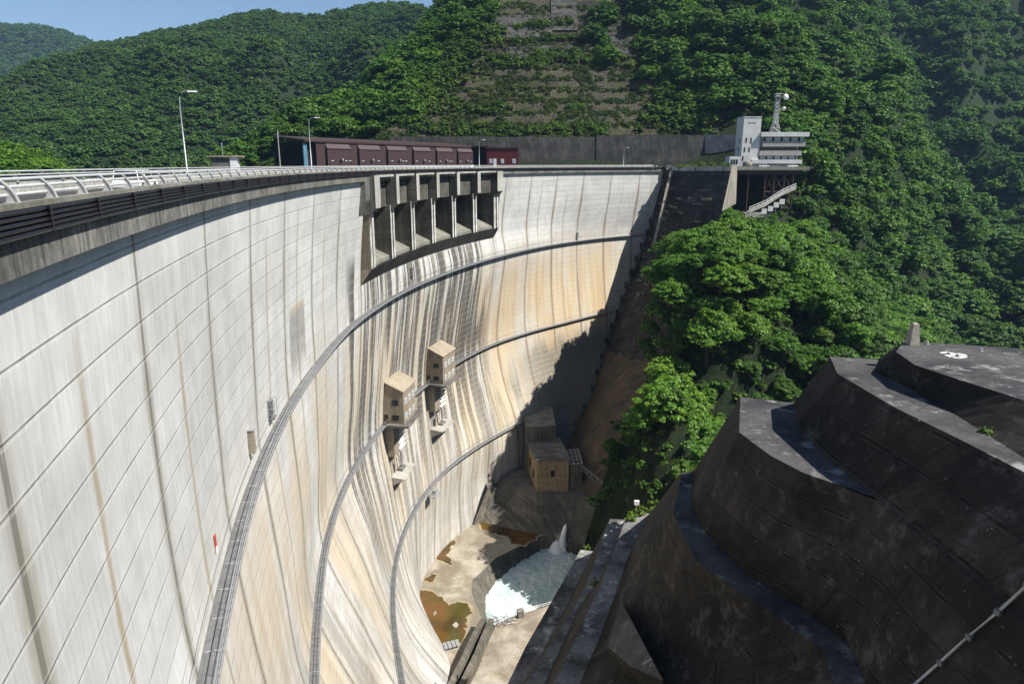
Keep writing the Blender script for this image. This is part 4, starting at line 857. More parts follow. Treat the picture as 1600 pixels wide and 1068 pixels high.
db = thing("tunnel_shelter", "dark open shelter between the brown shed and the red shed", "shelter", (-14.6, 331, pz))
mb = MB(); mb.box((0, 5, 4.6), (6.6, 8, 9.2)); addp(mb, "mouth", M['dark'], db); mb = MB(); mb.box((0, 4, 9.4), (7.6, 11, .5)); addp(mb, "roof", M['brown_steel'], db)
pl = thing("utility_pole", "weathered utility pole at the left end of the brown shed", "pole", P(438, 262, 238)[:2] + (pz,)); mb = MB(); mb.tube([(0, 0, 0), (0, 0, 12)], [.24, .17], 8); addp(mb, "pole", M['kerb'], pl); mb = MB(); mb.box((0, 0, 11), (1.8, .12, .12)); mb.box((0, 0, 10), (1.4, .12, .12)); addp(mb, "crossarm", M['steel'], pl)
# street lamps
def street_lamp(label, x, y, H, arm=1.6, ang=0.0):
    r = thing("street_lamp", label, "street lamp", (x, y, -1.3), ang, "street lamps along the dam crest")
    mb = MB(); mb.tube([(0, 0, 0), (0, 0, .5)], .14, 8); addp(mb, "base", M['steel'], r)
    mb = MB(); mb.tube([(0, 0, .5), (0, 0, H * .8), (.06, 0, H * .93), (.35, 0, H * .985), (arm * .6, 0, H), (arm, 0, H)], [.07, .055, .05, .045, .04, .035], 8); addp(mb, "pole", M['steel'], r, True)
    mb = MB(); mb.hexa([(arm - .1, -.13, H - .07), (arm + .75, -.10, H - .05), (arm + .75, .10, H - .05), (arm - .1, .13, H - .07), (arm - .1, -.07, H + .07), (arm + .65, -.05, H + .06), (arm + .65, .05, H + .06), (arm - .1, .07, H + .07)]); addp(mb, "lamp_head", M['lamp'], r); return r
street_lamp("tall curved-arm street lamp nearest the camera at the left of the dam crest", *P(292, 262, 66)[:2], 7.7, 1.0)
street_lamp("curved-arm street lamp in front of the left end of the long brown shed", *P(487, 262, 112)[:2], 8.3, 1.1)
street_lamp("thin street lamp in front of the dark gap beside the red shed", *P(749, 262, 203)[:2], 8.0, 1.1)
street_lamp("distant street lamp in front of the shaded rear retaining wall", *P(974, 262, 292)[:2], 7.8, 1.3)
# hut and van on the crest
x, y, _ = P(354, 262, 92)
r = thing("crest_hut", "small dark hut with a white end wall beside the dam crest road", "hut", (x, y, -1.5), .25)
mb = MB(); mb.box((0, 0, 1.15), (3.0, 2.4, 2.3)); addp(mb, "wall", M['slate'], r); mb = MB(); mb.box((.2, 0, 2.45), (4.0, 3.0, .2)); addp(mb, "roof", M['retainl'], r)
mb = MB(); mb.box((1.56, -.4, 1.15), (.1, 1.7, 2.3)); mb.box((1.1, -1.26, 1.15), (.9, .1, 2.3)); addp(mb, "end_wall", M['white'], r); mb = MB(); mb.box((1.62, -.4, 1.0), (.05, .8, 1.9)); addp(mb, "door", M['curtain'], r)
mb = MB(); mb.tube([(-.3, 0, 2.5), (-.3, 0, 4.0)], .04, 5); mb.box((-.3, 0, 4.0), (.14, .14, .3)); addp(mb, "aerial", M['steel'], r)
def car(name, label, loc, rz, L_=4.3, Wd=1.7, H=1.45, body=None, group=None, van=False):
    r = thing(name, label, "car", loc, rz, group); body = body or M['white']; z0 = .28; hb = H * .55
    mb = MB(); prof = [(-L_ / 2, z0), (L_ / 2, z0), (L_ / 2, hb * .9), (L_ * .30, hb), (-L_ / 2 + .05, hb), (-L_ / 2, hb * .8)]
    n0 = mb.vs([(a, -Wd / 2, b_) for a, b_ in prof] + [(a, Wd / 2, b_) for a, b_ in prof]); m = len(prof)
    for i in range(m): j = (i + 1) % m; mb.face((n0 + i, n0 + j, n0 + m + j, n0 + m + i))
    mb.face([n0 + i for i in range(m)]); mb.face([n0 + m + i for i in range(m)][::-1]); addp(mb, "body", body, r)
    a0, a1 = (-L_ / 2 + .1, L_ * .30) ; t0, t1 = (-L_ / 2 + (.2 if van else .7), L_ * .30 - (.5 if van else .9)); w2 = Wd / 2 - .03; w3 = Wd / 2 - .14
    mb = MB(); mb.hexa([(a0, -w2, hb), (a1, -w2, hb), (a1, w2, hb), (a0, w2, hb), (t0, -w3, H - .04), (t1, -w3, H - .04), (t1, w3, H - .04), (t0, w3, H - .04)]); addp(mb, "windows", M['glass'], r)
    mb = MB(); mb.box(((t0 + t1) / 2, 0, H - .01), (t1 - t0 + .06, 2 * w3 + .04, .06))
    for a, t in ((a0, t0), (a1, t1), ((a0 + a1) / 2, (t0 + t1) / 2)):
        for sg in (-1, 1): mb.tube([(a, sg * w2, hb), (t, sg * w3, H)], .04, 4)
    addp(mb, "roof", body, r)
    for xx in (-L_ * .31, L_ * .31):
        for sg in (-1, 1):
            mb = MB(); mb.tube([(xx, sg * (Wd / 2 - .2), .3), (xx, sg * (Wd / 2 + .01), .3)], .3, 12); w = addp(mb, "wheel", M['pipe'], r); mb = MB(); mb.tube([(xx, sg * (Wd / 2), .3), (xx, sg * (Wd / 2 + .02), .3)], .17, 10); addp(mb, "rim", M['steel'], w)
    for sg in (-1, 1):
        mb = MB(); mb.box((L_ / 2, sg * Wd * .36, hb * .72), (.06, .3, .16)); addp(mb, "headlight", M['curtain'], r)
    return r
x, y, z = crest(33, -5.0, -1.75); car("parked_car", "white car parked on the dam crest road behind the guard rail", (x, y, z), rzs(33), 4.0, 1.6, 1.35, van=True)

# control building on its trestle deck
cb = thing("control_building", "white control building with tall blank tower and banded window floors on the far bank", "building", (100, 297, pz))
X_ = lambda px, Y=297: P(px, 256, Y)[0]
Z_ = lambda py, Y=297: P(1200, py, Y)[2]
mb = MB(); tx0, tx1 = X_(1157), X_(1184)
mb.hexa([(tx0, 297, pz), (tx1, 297, pz), (tx1, 306, pz), (tx0, 306, pz), (tx0, 297, Z_(183.5)), (tx1, 297, Z_(183.5)), (tx1, 306, Z_(183.5)), (tx0, 306, Z_(183.5))]); tw_ = mb.build("tower", M['offwhite'], cb)
for px, py, w_, h_ in ((1166, 192, 1.6, 2.0), (1170, 192, 1.6, 2.0), (1174.2, 192, 1.6, 2.0), (1163, 219, 1.9, 7), (1170.5, 219.5, 1.9, 8), (1161.5, 234, 1.9, 7), (1168.5, 234, 1.9, 7), (1160, 247.5, 1.9, 7)):
    mb = MB(); mb.box((X_(px) , 296.97, Z_(py)), (w_ * .27, .08, h_ * .27)); mb.build("window", M['dark'], tw_)
for py in (220, 234):
    mb = MB(); mb.box((tx0 - .02, 301, Z_(py)), (.08, .9, 2.0)); mb.build("window", M['dark'], tw_)
mb = MB(); mb.box(((tx0 + tx1) / 2, 301.5, Z_(183.5) + .18), (tx1 - tx0 + .25, 9.25, .36)); mb.build("parapet", M['offwhite'], tw_)
mb = MB(); a0, a1 = X_(1184) + .02, X_(1247); mb.hexa([(a0, 298.5, pz), (a1, 298.5, pz), (a1, 311, pz), (a0, 311, pz), (a0, 298.5, Z_(212)), (a1, 298.5, Z_(212)), (a1, 311, Z_(212)), (a0, 311, Z_(212))]); mb.build("wall", M['offwhite'], cb)
for (p0, p1, y0, y1, pr, mt, nm) in ((1183, 1257, 206.5, 213.5, 2.6, 'offwhite', 'roof'), (1187, 1253, 221.5, 229, 1.9, 'greyband', 'balcony'), (1183.5, 1249, 235.5, 243, 1.7, 'greyband', 'balcony'), (1172.5, 1250, 249.5, 255.5, 2.4, 'offwhite', 'balcony')):
    mb = MB(); mb.hexa([(X_(p0, 298), 298.4 - pr, Z_(y1)), (X_(p1, 298), 298.4 - pr, Z_(y1)), (X_(p1, 298), 311 if nm == 'roof' else 309, Z_(y1)), (X_(p0, 298), 311.2 if nm == 'roof' else 298.4, Z_(y1)), (X_(p0, 298), 298.4 - pr, Z_(y0)), (X_(p1, 298), 298.4 - pr, Z_(y0)), (X_(p1, 298), 311 if nm == 'roof' else 309, Z_(y0)), (X_(p0, 298), 311.2 if nm == 'roof' else 298.4, Z_(y0))]); mb.build(nm, M[mt], cb)
for (p0, p1, y0, y1, nn_, mt) in ((1189, 1251, 214, 221, 14, 'curtain'), (1185, 1243, 230, 235, 16, 'glass'), (1183, 1244, 244, 249, 16, 'curtain')):
    yy = 297.2 if mt == 'curtain' and y0 < 220 else 298.3
    for k in range(nn_):
        xa = X_(p0 + (p1 - p0) * k / nn_ + .5, yy); xb = X_(p0 + (p1 - p0) * (k + 1) / nn_ - .5, yy)
        mb = MB(); mb.box(((xa + xb) / 2, yy, (Z_(y0) + Z_(y1)) / 2), (xb - xa, .1, (Z_(y0) - Z_(y1)) * .92)); w = mb.build("window", M[mt] if (k % 3 or mt != 'curtain') else M['glass'], cb)
    mb = MB()
    for k in range(nn_ + 1): xa = X_(p0 + (p1 - p0) * k / nn_, yy); mb.box((xa, yy - .06, (Z_(y0) + Z_(y1)) / 2), (.14, .12, Z_(y0) - Z_(y1)))
    mb.build("mullion", M['offwhite'], cb)
mb = MB(); mb.box((X_(1148), 300, .9), (4.6, 6, 4.4)); lb_ = mb.build("porch", M['offwhite'], cb)
for px in (1143, 1147, 1151): mb = MB(); mb.box((X_(px), 296.97, .9), (.7, .08, 2.0)); mb.build("window", M['dark'], lb_)
mt = thing("radio_mast", "grey lattice radio mast with white dishes on the control building roof", "mast", (X_(1206, 303), 303, Z_(207)))
def lattice(mb, w0, w1, h, n, z0=0.0, x0=0.0):
    lv_ = np.linspace(0, 1, n + 1)
    def cor_(t): w = (w0 + (w1 - w0) * t) / 2; return [Vector((x0 + a * w, b_ * w, z0 + h * t)) for a, b_ in ((-1, -1), (1, -1), (1, 1), (-1, 1))]
    for a, b_ in zip(lv_[:-1], lv_[1:]):
        A_, B_ = cor_(a), cor_(b_)
        for i in range(4): mb.tube([A_[i], B_[i]], .10, 4); mb.tube([A_[i], B_[(i + 1) % 4]], .055, 4); mb.tube([A_[(i + 1) % 4], B_[i]], .055, 4); mb.tube([B_[i], B_[(i + 1) % 4]], .055, 4)
mb = MB(); lattice(mb, 3.6, 1.7, 4.5, 2); lattice(mb, 1.7, 1.5, 10.5, 7, 4.5); addp(mb, "lattice", M['steel'], mt)
mb = MB(); mb.box((.2, 0, 14.6), (2.8, 2.4, .12))
for a in (-1.2, 0, 1.6):
    for b_ in (-1.2, 1.2): mb.tube([(a, b_, 14.6), (a, b_, 15.7)], .04, 4)
mb.tube([(-1.2, -1.2, 15.7), (1.6, -1.2, 15.7), (1.6, 1.2, 15.7), (-1.2, 1.2, 15.7), (-1.2, -1.2, 15.7)], .05, 4); addp(mb, "platform", M['steel'], mt)
for px_, zz, rr_ in ((3.0, 14.4, 1.25), (2.6, 9.8, .75)):
    mb = MB(); mb.lathe([(rr_, 0), (rr_, .25), (rr_ * .8, .6), (rr_ * .45, .85), (.02, .95)], (0, 0, 0), 18); o = addp(mb, "dish", M['white'], mt, True); o.location = (px_, -.6, zz); o.rotation_euler = (R(78), 0, R(20))
    mb = MB(); mb.tube([(.7, 0, zz), (px_, -.5, zz)], .09, 5); addp(mb, "dish_arm", M['steel'], mt)
dk = thing("trestle_deck", "parking deck carried on a dark brown braced steel trestle below the control building", "deck", (100, 290, pz))
x0, x1 = P(1140, 262, 288)[0], P(1262, 262, 290)[0]
mb = MB(); mb.hexa([(x0, 287, -2.6), (x1, 288, -2.6), (x1 + 1, 300, -2.6), (x0, 300, -2.6), (x0, 287, -1.38), (x1, 288, -1.38), (x1 + 1, 300, -1.38), (x0, 300, -1.38)]); mb.build("slab", M['kerb'], dk)
mb = MB(); mb.hexa([(x0, 286.6, -2.3), (x1, 287.6, -2.3), (x1, 287.9, -2.3), (x0, 286.9, -2.3), (x0, 286.6, -1.0), (x1, 287.6, -1.0), (x1, 287.9, -1.0), (x0, 286.9, -1.0)]); mb.build("edge_beam", M['retainl'], dk)
mb = MB(); mb.hexa([(x0, 288, -4.2), (x1 - 4, 288.6, -4.2), (x1 - 4, 299, -4.2), (x0, 299, -4.2), (x0, 288, -2.62), (x1 - 4, 288.6, -2.62), (x1 - 4, 299, -2.62), (x0, 299, -2.62)]); mb.build("girder", M['brown_steel'], dk)
mb = MB(); xs_ = [P(q, 262, 289)[0] for q in (1170, 1196, 1210, 1226, 1240)]; zb = [-19, -19, -19, -18, -16]
for xx, zz in zip(xs_, zb):
    for yy in (288.5, 298): mb.tube([(xx, yy, -2.6), (xx, yy, zz - 1.5)], .38, 4)
    mb.tube([(xx, 288.5, zz * .5), (xx, 298, zz * .5)], .2, 4)
for (xa, za), (xb, zb_) in zip(list(zip(xs_, zb))[1:-1], list(zip(xs_, zb))[2:]):
    for yy in (288.5, 298):
        for t0, t1 in ((-4.2, -11), (-11, -17.5)):
            mb.tube([(xa, yy, t0), (xb, yy, t1)], .2, 4); mb.tube([(xa, yy, t1), (xb, yy, t0)], .2, 4); mb.tube([(xa, yy, t1), (xb, yy, t1)], .2, 4)
mb.build("trestle", M['brown_steel'], dk)
for i, (px, col, lb) in enumerate(((1194, 'white', "leftmost of the cars parked on the deck before the control building, white"), (1211, 'slate', "dark grey car parked in the middle of the deck before the control building"), (1239, 'white', "rightmost of the cars parked on the deck before the control building, white"))):
    car("parked_car", lb, (P(px, 260, 291)[0], 291.5, -1.36), .06 * i, 4.3, 1.7, 1.5, M[col], "cars parked in front of the control building")
tk = thing("storage_tank", "pale round storage tank beside the control building porch", "tank", (P(1168, 260, 291)[0], 291.5, -1.36)); mb = MB(); mb.lathe([(.01, 0), (1.9, 0), (1.9, 1.9), (1.3, 2.5), (.02, 2.8)], (0, 0, 0), 18); addp(mb, "shell", M['retainl'], tk, True)
# edge of the plaza towards the valley, planters and kerb boxes
r = thing("plaza_parapet", "low pale parapet along the plaza edge between the dam end and the control building", "parapet", P(1050, 264, 281))
mb = MB()
for p0, p1 in ((1050, 1060), (1062, 1086), (1088, 1130), (1132, 1142)):
    a, c = np.array(P(p0, 262, 275 - (p0 - 1050) * .28)), np.array(P(p1, 262, 275 - (p1 - 1050) * .28)); mb.hexa([(a[0], a[1], -2.6), (c[0], c[1], -2.6), (c[0], c[1] + .5, -2.6), (a[0], a[1] + .5, -2.6), (a[0], a[1], -.75), (c[0], c[1], -.75), (c[0], c[1] + .5, -.75), (a[0], a[1] + .5, -.75)])
mb.build("wall", M['kerb'], r)
r = thing("end_gate_box", "dark square pillar block at the far end of the white guard rail", "pillar", P(1044, 262, 277)[:2] + (-1.4,)); mb = MB(); mb.box((0, 0, .4), (2.0, 1.8, 2.4)); addp(mb, "pillar", M['slate'], r); mb = MB(); mb.box((0, 0, 1.7), (2.3, 2.1, .2)); addp(mb, "cap", M['abut'], r)
# stair and white panels under the deck
r = thing("bank_stair", "concrete stair ramp descending the wooded bank under the trestle deck", "stairs", P(1200, 320, 282))
A = [np.array(P(1243, 296, 286)), np.array(P(1222, 305, 284)), np.array(P(1196, 322, 281)), np.array(P(1170, 333, 279))]; mb = MB()
for a, c in zip(A[:-1], A[1:]): mb.obox(a, c - a, np.array([0, 3.2, 0]), np.array([0, 0, .5])); mb.obox(a + (0, -.1, 0), c - a, np.array([0, .3, 0]), np.array([0, 0, 1.2]))
mb.obox(A[-1] + (-1.5, 0, -2.5), np.array([9, 0, 0]), np.array([0, 4, 0]), np.array([0, 0, 2.6])); mb.build("ramp", M['kerb'], r)
mb = MB()
for dz in (.9, 1.7): mb.tube([a + (0, 0, .6 + dz) for a in A], .1, 4)
for t in resample([tuple(a) for a in A], 12): mb.tube([t, (t[0], t[1], t[2] + 2.2)], .08, 4)
mb.build("handrail", M['white'], r)
for i, q in enumerate(((1177, 342), (1189, 342), (1194, 330), (1204, 326), (1213, 320), (1222, 315))):
    r = thing("bank_marker", "square white panel standing on the wooded bank below the stair ramp under the deck", "panel", P(*q, 278), 0, "square white panels below the trestle deck"); mb = MB(); mb.box((0, 0, 0), (2.0, .3, 2.0)); addp(mb, "panel", M['white'], r); mb = MB(); mb.box((0, .3, -1.4), (.3, .3, 2.4)); addp(mb, "post", M['steel'], r)

# ------------------------------------------------------------------ terrain (thin-plate surface through surveyed points)
def tps(pts, reg=2.0):
    pts = np.array(pts, float); n = len(pts); xy = pts[:, :2] / 100
    def U(r2): return np.where(r2 > 1e-12, r2 * np.log(r2 + 1e-12), 0)
    K = U(((xy[:, None] - xy[None]) ** 2).sum(-1)) + np.eye(n) * reg * 1e-3; Pm = np.c_[np.ones(n), xy]
    A = np.block([[K, Pm], [Pm.T, np.zeros((3, 3))]]); w = np.linalg.solve(A, np.r_[pts[:, 2], 0, 0, 0])
    def f(x, y):
        q = np.stack([np.asarray(x, float).ravel(), np.asarray(y, float).ravel()], -1) / 100; out = np.zeros(len(q))
        for i in range(0, len(q), 20000):
            c = q[i:i + 20000]; out[i:i + 20000] = U(((c[:, None] - xy[None]) ** 2).sum(-1)) @ w[:n] + w[n] + c @ w[n + 1:]
        return out.reshape(np.shape(x))
    return f
def vnoise(x, y, sc, seed=0):
    r = np.random.default_rng(seed); T = r.random((256, 256)); x = np.asarray(x) / sc; y = np.asarray(y) / sc; xi = np.floor(x).astype(int); yi = np.floor(y).astype(int); fx = x - xi; fy = y - yi
    fx = fx * fx * (3 - 2 * fx); fy = fy * fy * (3 - 2 * fy); g = lambda a, b_: T[a % 256, b_ % 256]
    return (g(xi, yi) * (1 - fx) + g(xi + 1, yi) * fx) * (1 - fy) + (g(xi, yi + 1) * (1 - fx) + g(xi + 1, yi + 1) * fx) * fy - .5
PB = [P(*q) for q in ((900, 150, 385), (900, 80, 420), (900, 0, 462), (900, -160, 560), (780, 150, 385), (770, 80, 415), (755, 30, 440), (1040, 150, 385), (1040, 60, 425), (1060, 0, 450), (1060, -160, 540),
    (715, 62, 425), (655, 112, 412), (575, 158, 398), (510, 182, 388), (450, 208, 378), (395, 240, 368), (640, 185, 368), (540, 218, 350),
    (1310, 0, 480), (1350, 60, 465), (1400, 130, 450), (1460, 190, 430), (1530, 265, 410), (1600, 345, 390), (1250, 200, 338), (1250, 100, 385), (1250, 0, 430), (1250, -200, 560), (1350, 250, 352), (1350, 150, 400),
    (1330, 400, 292), (1430, 330, 350), (1450, 450, 305), (1500, 380, 355), (1500, 500, 318), (1550, 500, 335), (1570, 440, 365), (1300, 510, 215), (1250, 560, 186), (1160, 180, 345), (1130, 100, 385),
    (1120, 395, 220), (1200, 395, 232), (1215, 350, 262), (1230, 330, 290), (1160, 345, 285), (1300, 300, 312), (1270, 400, 282), (1052, 455, 205), (1110, 490, 180), (1060, 590, 162), (1000, 640, 174), (1080, 650, 172), (1030, 700, 168), (1050, 760, 164), (1200, 490, 186), (1330, 570, 184), (1300, 440, 240), (1160, 630, 174), (1100, 700, 168), (1400, 540, 250),
    (1450, 100, 640), (1600, 0, 740), (1600, -150, 860), (1500, 0, 700), (1600, 200, 610), (1520, 180, 600), (1450, 0, 720), (1400, 0, 700))]
PB += [(q[0] + 34, q[1] + 52, q[2] - 34) for q in (P(1340, 45, 468), P(1400, 130, 450), P(1460, 190, 430), P(1530, 265, 410), P(1600, 345, 390))]
PB += [(-58, 352, 13), (0, 352, 13), (50, 352, 13), (90, 350, 14), (118, 322, 12), (130, 312, 4), (-58, 325, -9), (0, 325, -9), (50, 322, -9), (88, 318, -8), (100, 296, -14), (75, 293, -22), (-100, 330, -5), (-130, 330, -12), (-110, 290, -25), (-60, 280, -40), (0, 260, -70), (-40, 220, -90), (-60, 100, -95), (-60, 0, -60),
       (10, 200, -112), (20, 150, -120), (60, 150, -112), (30, 119, -80), (20, 113, -86), (50, 114, -74), (34, 100, -78), (80, 150, -108), (130, 150, -112), (200, 190, -115), (320, 240, -120), (450, 290, -122), (600, 330, -122), (70, 125, -85), (100, 110, -80), (200, 130, -90), (300, 150, -70), (450, 180, -60), (60, 60, -62), (60, 20, -50), (40, 20, -60), (10, 40, -100), (120, 40, -30), (0, -20, -20), (60, -40, -20), (150, -40, 0), (300, 0, 20), (420, 380, -80), (520, 470, -20), (640, 420, -60), (800, 500, -40), (900, 900, 160), (600, 900, 220), (300, 900, 210), (0, 800, 180), (-140, 500, -20), (-220, 420, -30), (-200, 600, 0), (-200, 800, 30)]  # holds a hidden spur behind the ledges, added to cast a shadow
far_f = tps(PB)
def bank(x, y):
    z = far_f(x, y); far = np.clip((np.asarray(y) - 150) / 150, 0, 1) * np.clip((z + 112) / 60, 0, 1) * np.clip(np.maximum(np.asarray(y) - 350, np.asarray(x) - 120) / 40, 0, 1)
    u = np.asarray(x) * .8 - np.asarray(y) * .35; v = np.asarray(y) * .45 + np.asarray(x) * .25
    rid = -np.abs(vnoise(u, v, 62, 3) * 2) * 58 + 12 - np.abs(vnoise(u, v, 30, 4) * 2) * 22 + 4
    yy = np.asarray(y, float); dc = np.maximum.reduce([(-64 + (yy - 345) * .42) - x, x - (97 - (yy - 345) * .12), yy - 478, 340 - yy, np.zeros(np.shape(x))])
    return np.maximum(z + rid * far * np.clip(dc / 30, 0, 1) * np.where(np.asarray(x) < 20, .25, 1.0), -121.0)
STEP = 6.0
def off_of(x, y):
    i = int(np.argmin((CX - x) ** 2 + (CY - y) ** 2)); h = CH[i]; return CS[i], (x - CX[i]) * math.cos(h) - (y - CY[i]) * math.sin(h), float(np.hypot(CX[i] - x, CY[i] - y))
SPUR = [(x, y) for x, y, z in (P(1050, 385, 240), P(1030, 420, 214), P(1022, 460, 204), P(1045, 505, 186), P(1018, 545, 176), P(966, 585, 172), P(936, 615, 176), P(955, 650, 172), P(980, 690, 168), P(1000, 760, 162), P(1015, 800, 156))]
SPY = [q[1] for q in SPUR][::-1]; SPX = [q[0] for q in SPUR][::-1]
def left_of(x, y): return np.where((np.asarray(y) > SPY[0]) & (np.asarray(y) < 252), np.interp(y, SPY, SPX) - np.asarray(x), -99.0)
LB = BVHTree.FromPolygons([Vector(v) for v in ab.v + bw.v], ab.f + [tuple(i + len(ab.v) for i in f) for f in bw.f])
gx = np.arange(-230, 900, STEP); gy = np.arange(-60, 960, STEP); GX, GY = np.meshgrid(gx, gy); GZ = bank(GX, GY)
cutz = lambda x, y: (x > -64 + (y - 345) * .42 + 5 * np.sin(np.asarray(y) * .21) + 3 * np.sin(np.asarray(y) * .5)) & (x < 97 - (y - 345) * .12) & (y > 340) & (y < 478)
for j in range(len(gy)):
    for i in range(len(gx)):
        if -60 < gx[i] < 90 and -20 < gy[j] < 310:
            s_, o_, dd = off_of(gx[i], gy[j])
            if -40 < o_ < 14 and s_ < 287 and dd < 42: GZ[j, i] = -124
LO = left_of(GX, GY); GZ = np.where(LO > 0, GZ - 3.2 * LO, GZ); GZ = np.maximum(GZ, -124)
for j in range(len(gy)):
    for i in range(len(gx)):
        if -20 < gx[i] < 110 and 150 < gy[j] < 310 and left_of(gx[i], gy[j]) > -6:
            for ddx, ddy in ((0, 0), (4, 0), (-4, 0), (0, 4), (0, -4)):
                h = LB.ray_cast(Vector((gx[i] + ddx, gy[j] + ddy, 60)), Vector((0, 0, -1)))
                if h[0] is not None: GZ[j, i] = min(GZ[j, i], h[0].z - 4)
mb = MB(); n = mb.vs(np.stack([GX.ravel(), GY.ravel(), GZ.ravel()], -1)); nc = len(gx)
dist_crest = lambda x, y: np.min((CX[::4] - x) ** 2 + (CY[::4] - y) ** 2)
cutf = []
for j in range(len(gy) - 1):
    for i in range(nc - 1):
        x, y = gx[i] + 3, gy[j] + 3; s_, o_, dd = off_of(x, y)
        if (dd < 14 and s_ < 286 and o_ < 3) or (0 <= o_ < 34 and 120 < s_ < 232 and y < 232): continue
        if -130 < x < 132 and 232 < y < 338 and GZ[j, i] > -14 and (y > 300 or x < 60): pass
        q = (n + j * nc + i, n + j * nc + i + 1, n + (j + 1) * nc + i + 1, n + (j + 1) * nc + i)
        (cutf if cutz(x, y) else mb.f).append(q)
        if not cutz(x, y): mb.uv.append(None)
terrain = struct("ground", mb, M['ground'], True)
TERR = BVHTree.FromPolygons([Vector(v) for v in mb.v], mb.f + cutf)
# the terraced cut: benches every 7 m stepped into the slope
cx_ = np.arange(-66, 100, 1.5); cy_ = np.arange(338, 480, .8); mb = MB(); rows = []
def cut_z(x, y):
    z = float(far_f(x, y)) + 1.2; k = 6.6; q = z / k; fr = q - math.floor(q); st = (math.floor(q) + min(1, fr * 1.18) + (0.0)) * k
    return st + .5 * float(vnoise(x, y, 3.0, 9)) + 1.2 * float(vnoise(x, y, 11, 10))
cut_grid = [[(x, y, cut_z(x, y)) for x in cx_] for y in cy_]; mb.grid(cut_grid); mb.f = [f for f in mb.f if any(cutz((mb.v[f[0]][0] + mb.v[f[2]][0]) / 2 + e_, (mb.v[f[0]][1] + mb.v[f[2]][1]) / 2) for e_ in (-7, 0, 7)) or mb.v[f[0]][1] < 342]; mb.uv = [None] * len(mb.f); struct("rock_cut_slope", mb, M['cut'], False)
CUT = BVHTree.FromPolygons([Vector(v) for v in mb.v], mb.f)
# concrete facing walls high in the cut
def face_slab(label, q, Y, mt='retain'):
    A_ = [np.array(t[:2], float) for t in q]; mb = MB(); rows = []
    for v in np.linspace(0, 1, 9):
        r_ = []
        for u in np.linspace(0, 1, 13):
            px, py = (A_[0] * (1 - u) + A_[1] * u) * (1 - v) + (A_[3] * (1 - u) + A_[2] * u) * v
            h = CUT.ray_cast(Vector((0, 0, 0)), Vector(ray(px, py)).normalized())[0]; p_ = h if h is not None else Vector(P(px, py, Y))
            r_.append((p_.x, p_.y - 1.3, p_.z))
        rows.append(r_)
    mb.grid(rows); back_ = [[(x, y + 2.2, z) for x, y, z in r_] for r_ in (rows[0], rows[-1])]
    mb.grid([rows[0], back_[0]]); mb.grid([rows[-1], back_[1]]); return tag(mb.build("slope_facing", M[mt]), label, "retaining wall", "concrete facings high on the cut slope")
face_slab("tall grey concrete facing at the top of the cut slope between the trees", ((862, 48, 0), (903, 48, 0), (898, -12, 12), (860, -12, 12)), 425)
face_slab("long dark concrete facing left of the tall one high on the cut slope", ((775, 60, 0), (862, 58, 0), (864, 22, 8), (772, 26, 8)), 416)
face_slab("broad grey concrete facing with panel joints high on the right of the cut slope", ((925, 78, 0), (1000, 90, -2), (985, 40, 10), (928, 44, 10)), 412)
face_slab("low wide concrete facing above the row of bright shrubs on the cut slope", ((790, 90, 0), (925, 86, 0), (925, 70, 5), (792, 74, 5)), 404)
mb = MB(); mb.poly([(-2500, -600, -125), (3500, -600, -125), (3500, 6000, -125), (-2500, 6000, -125)]); struct("valley_ground", mb, M['ground'])
mb = MB(); mb.poly([crest(s, -9.95, -9) for s in range(-40, 292, 6)] + [(40, 320, -9), (-60, 345, -9), (-200, 420, -9), (-900, 700, -9), (-1300, 500, -9), (-600, -200, -9), (-60, -40, -9)]); struct("reservoir_water", mb, M['lake'])

# distant hills: one surface per ridge
def hill(name, sky, Ys, foot, Yf, amp, step, seed, xr, mat='ground'):
    """sky: skyline points (px, py); Ys: northing of the skyline; foot: eye-relative level of the foot at Yf"""
    xs = np.arange(xr[0], xr[1], step); sk = [P(px, py, Ys) for px, py in sky]; sx = [q[0] for q in sk]; sz = [q[2] for q in sk]
    ys = np.arange(Yf, Ys + (Ys - Yf) * .5, step); X_g, Y_g = np.meshgrid(xs, ys); t = (Y_g - Yf) / (Ys - Yf)
    az = X_g / Y_g * Ys; top = np.interp(az, sx, sz); tt = np.clip(t, 0, 1)
    top = top - 1; z = foot + (top - foot) * (tt ** .92) - np.clip(t - 1, 0, 1) * (top * .9)
    w = np.clip(tt * 3, 0, 1) * np.clip((1.0 - tt) * 2.0, .03, 1)
    u, v = X_g * .92 + Y_g * .25, Y_g
    z += w * amp * (.35 - np.abs(vnoise(u, v * .45, 210, seed)) * 3.0 + .55 * (.25 - np.abs(vnoise(u, v * .6, 85, seed + 1))) * 1.6 + .3 * vnoise(u, v, 40, seed + 2))
    mb = MB(); mb.grid([[(X_g[j, i], Y_g[j, i], z[j, i]) for i in range(len(xs))] for j in range(len(ys))]); o = struct(name, mb, M[mat], True)
    return xs, ys, z
H1 = hill("hills", [(-500, 200), (-150, 180), (0, 148), (60, 118), (110, 92), (150, 72), (200, 63), (232, 53), (300, 42), (370, 25), (415, 19), (450, 25), (500, 27), (545, 14), (600, 5), (640, 8), (690, 22), (740, 18), (800, 30), (950, 60)], 1150, -12, 560, 80, 14, 31, (-1350, 330))
H2 = hill("hills", [(-600, 60), (-200, 45), (0, 40), (70, 44), (110, 54), (145, 68), (200, 100), (320, 150), (500, 200)], 2600, -12, 1600, 90, 34, 41, (-3300, 400))
H3 = hill("hills", [(-500, 190), (-120, 215), (0, 232), (40, 238), (75, 252), (100, 268), (140, 300)], 300, -12, 235, 5, 6, 51, (-420, -170))

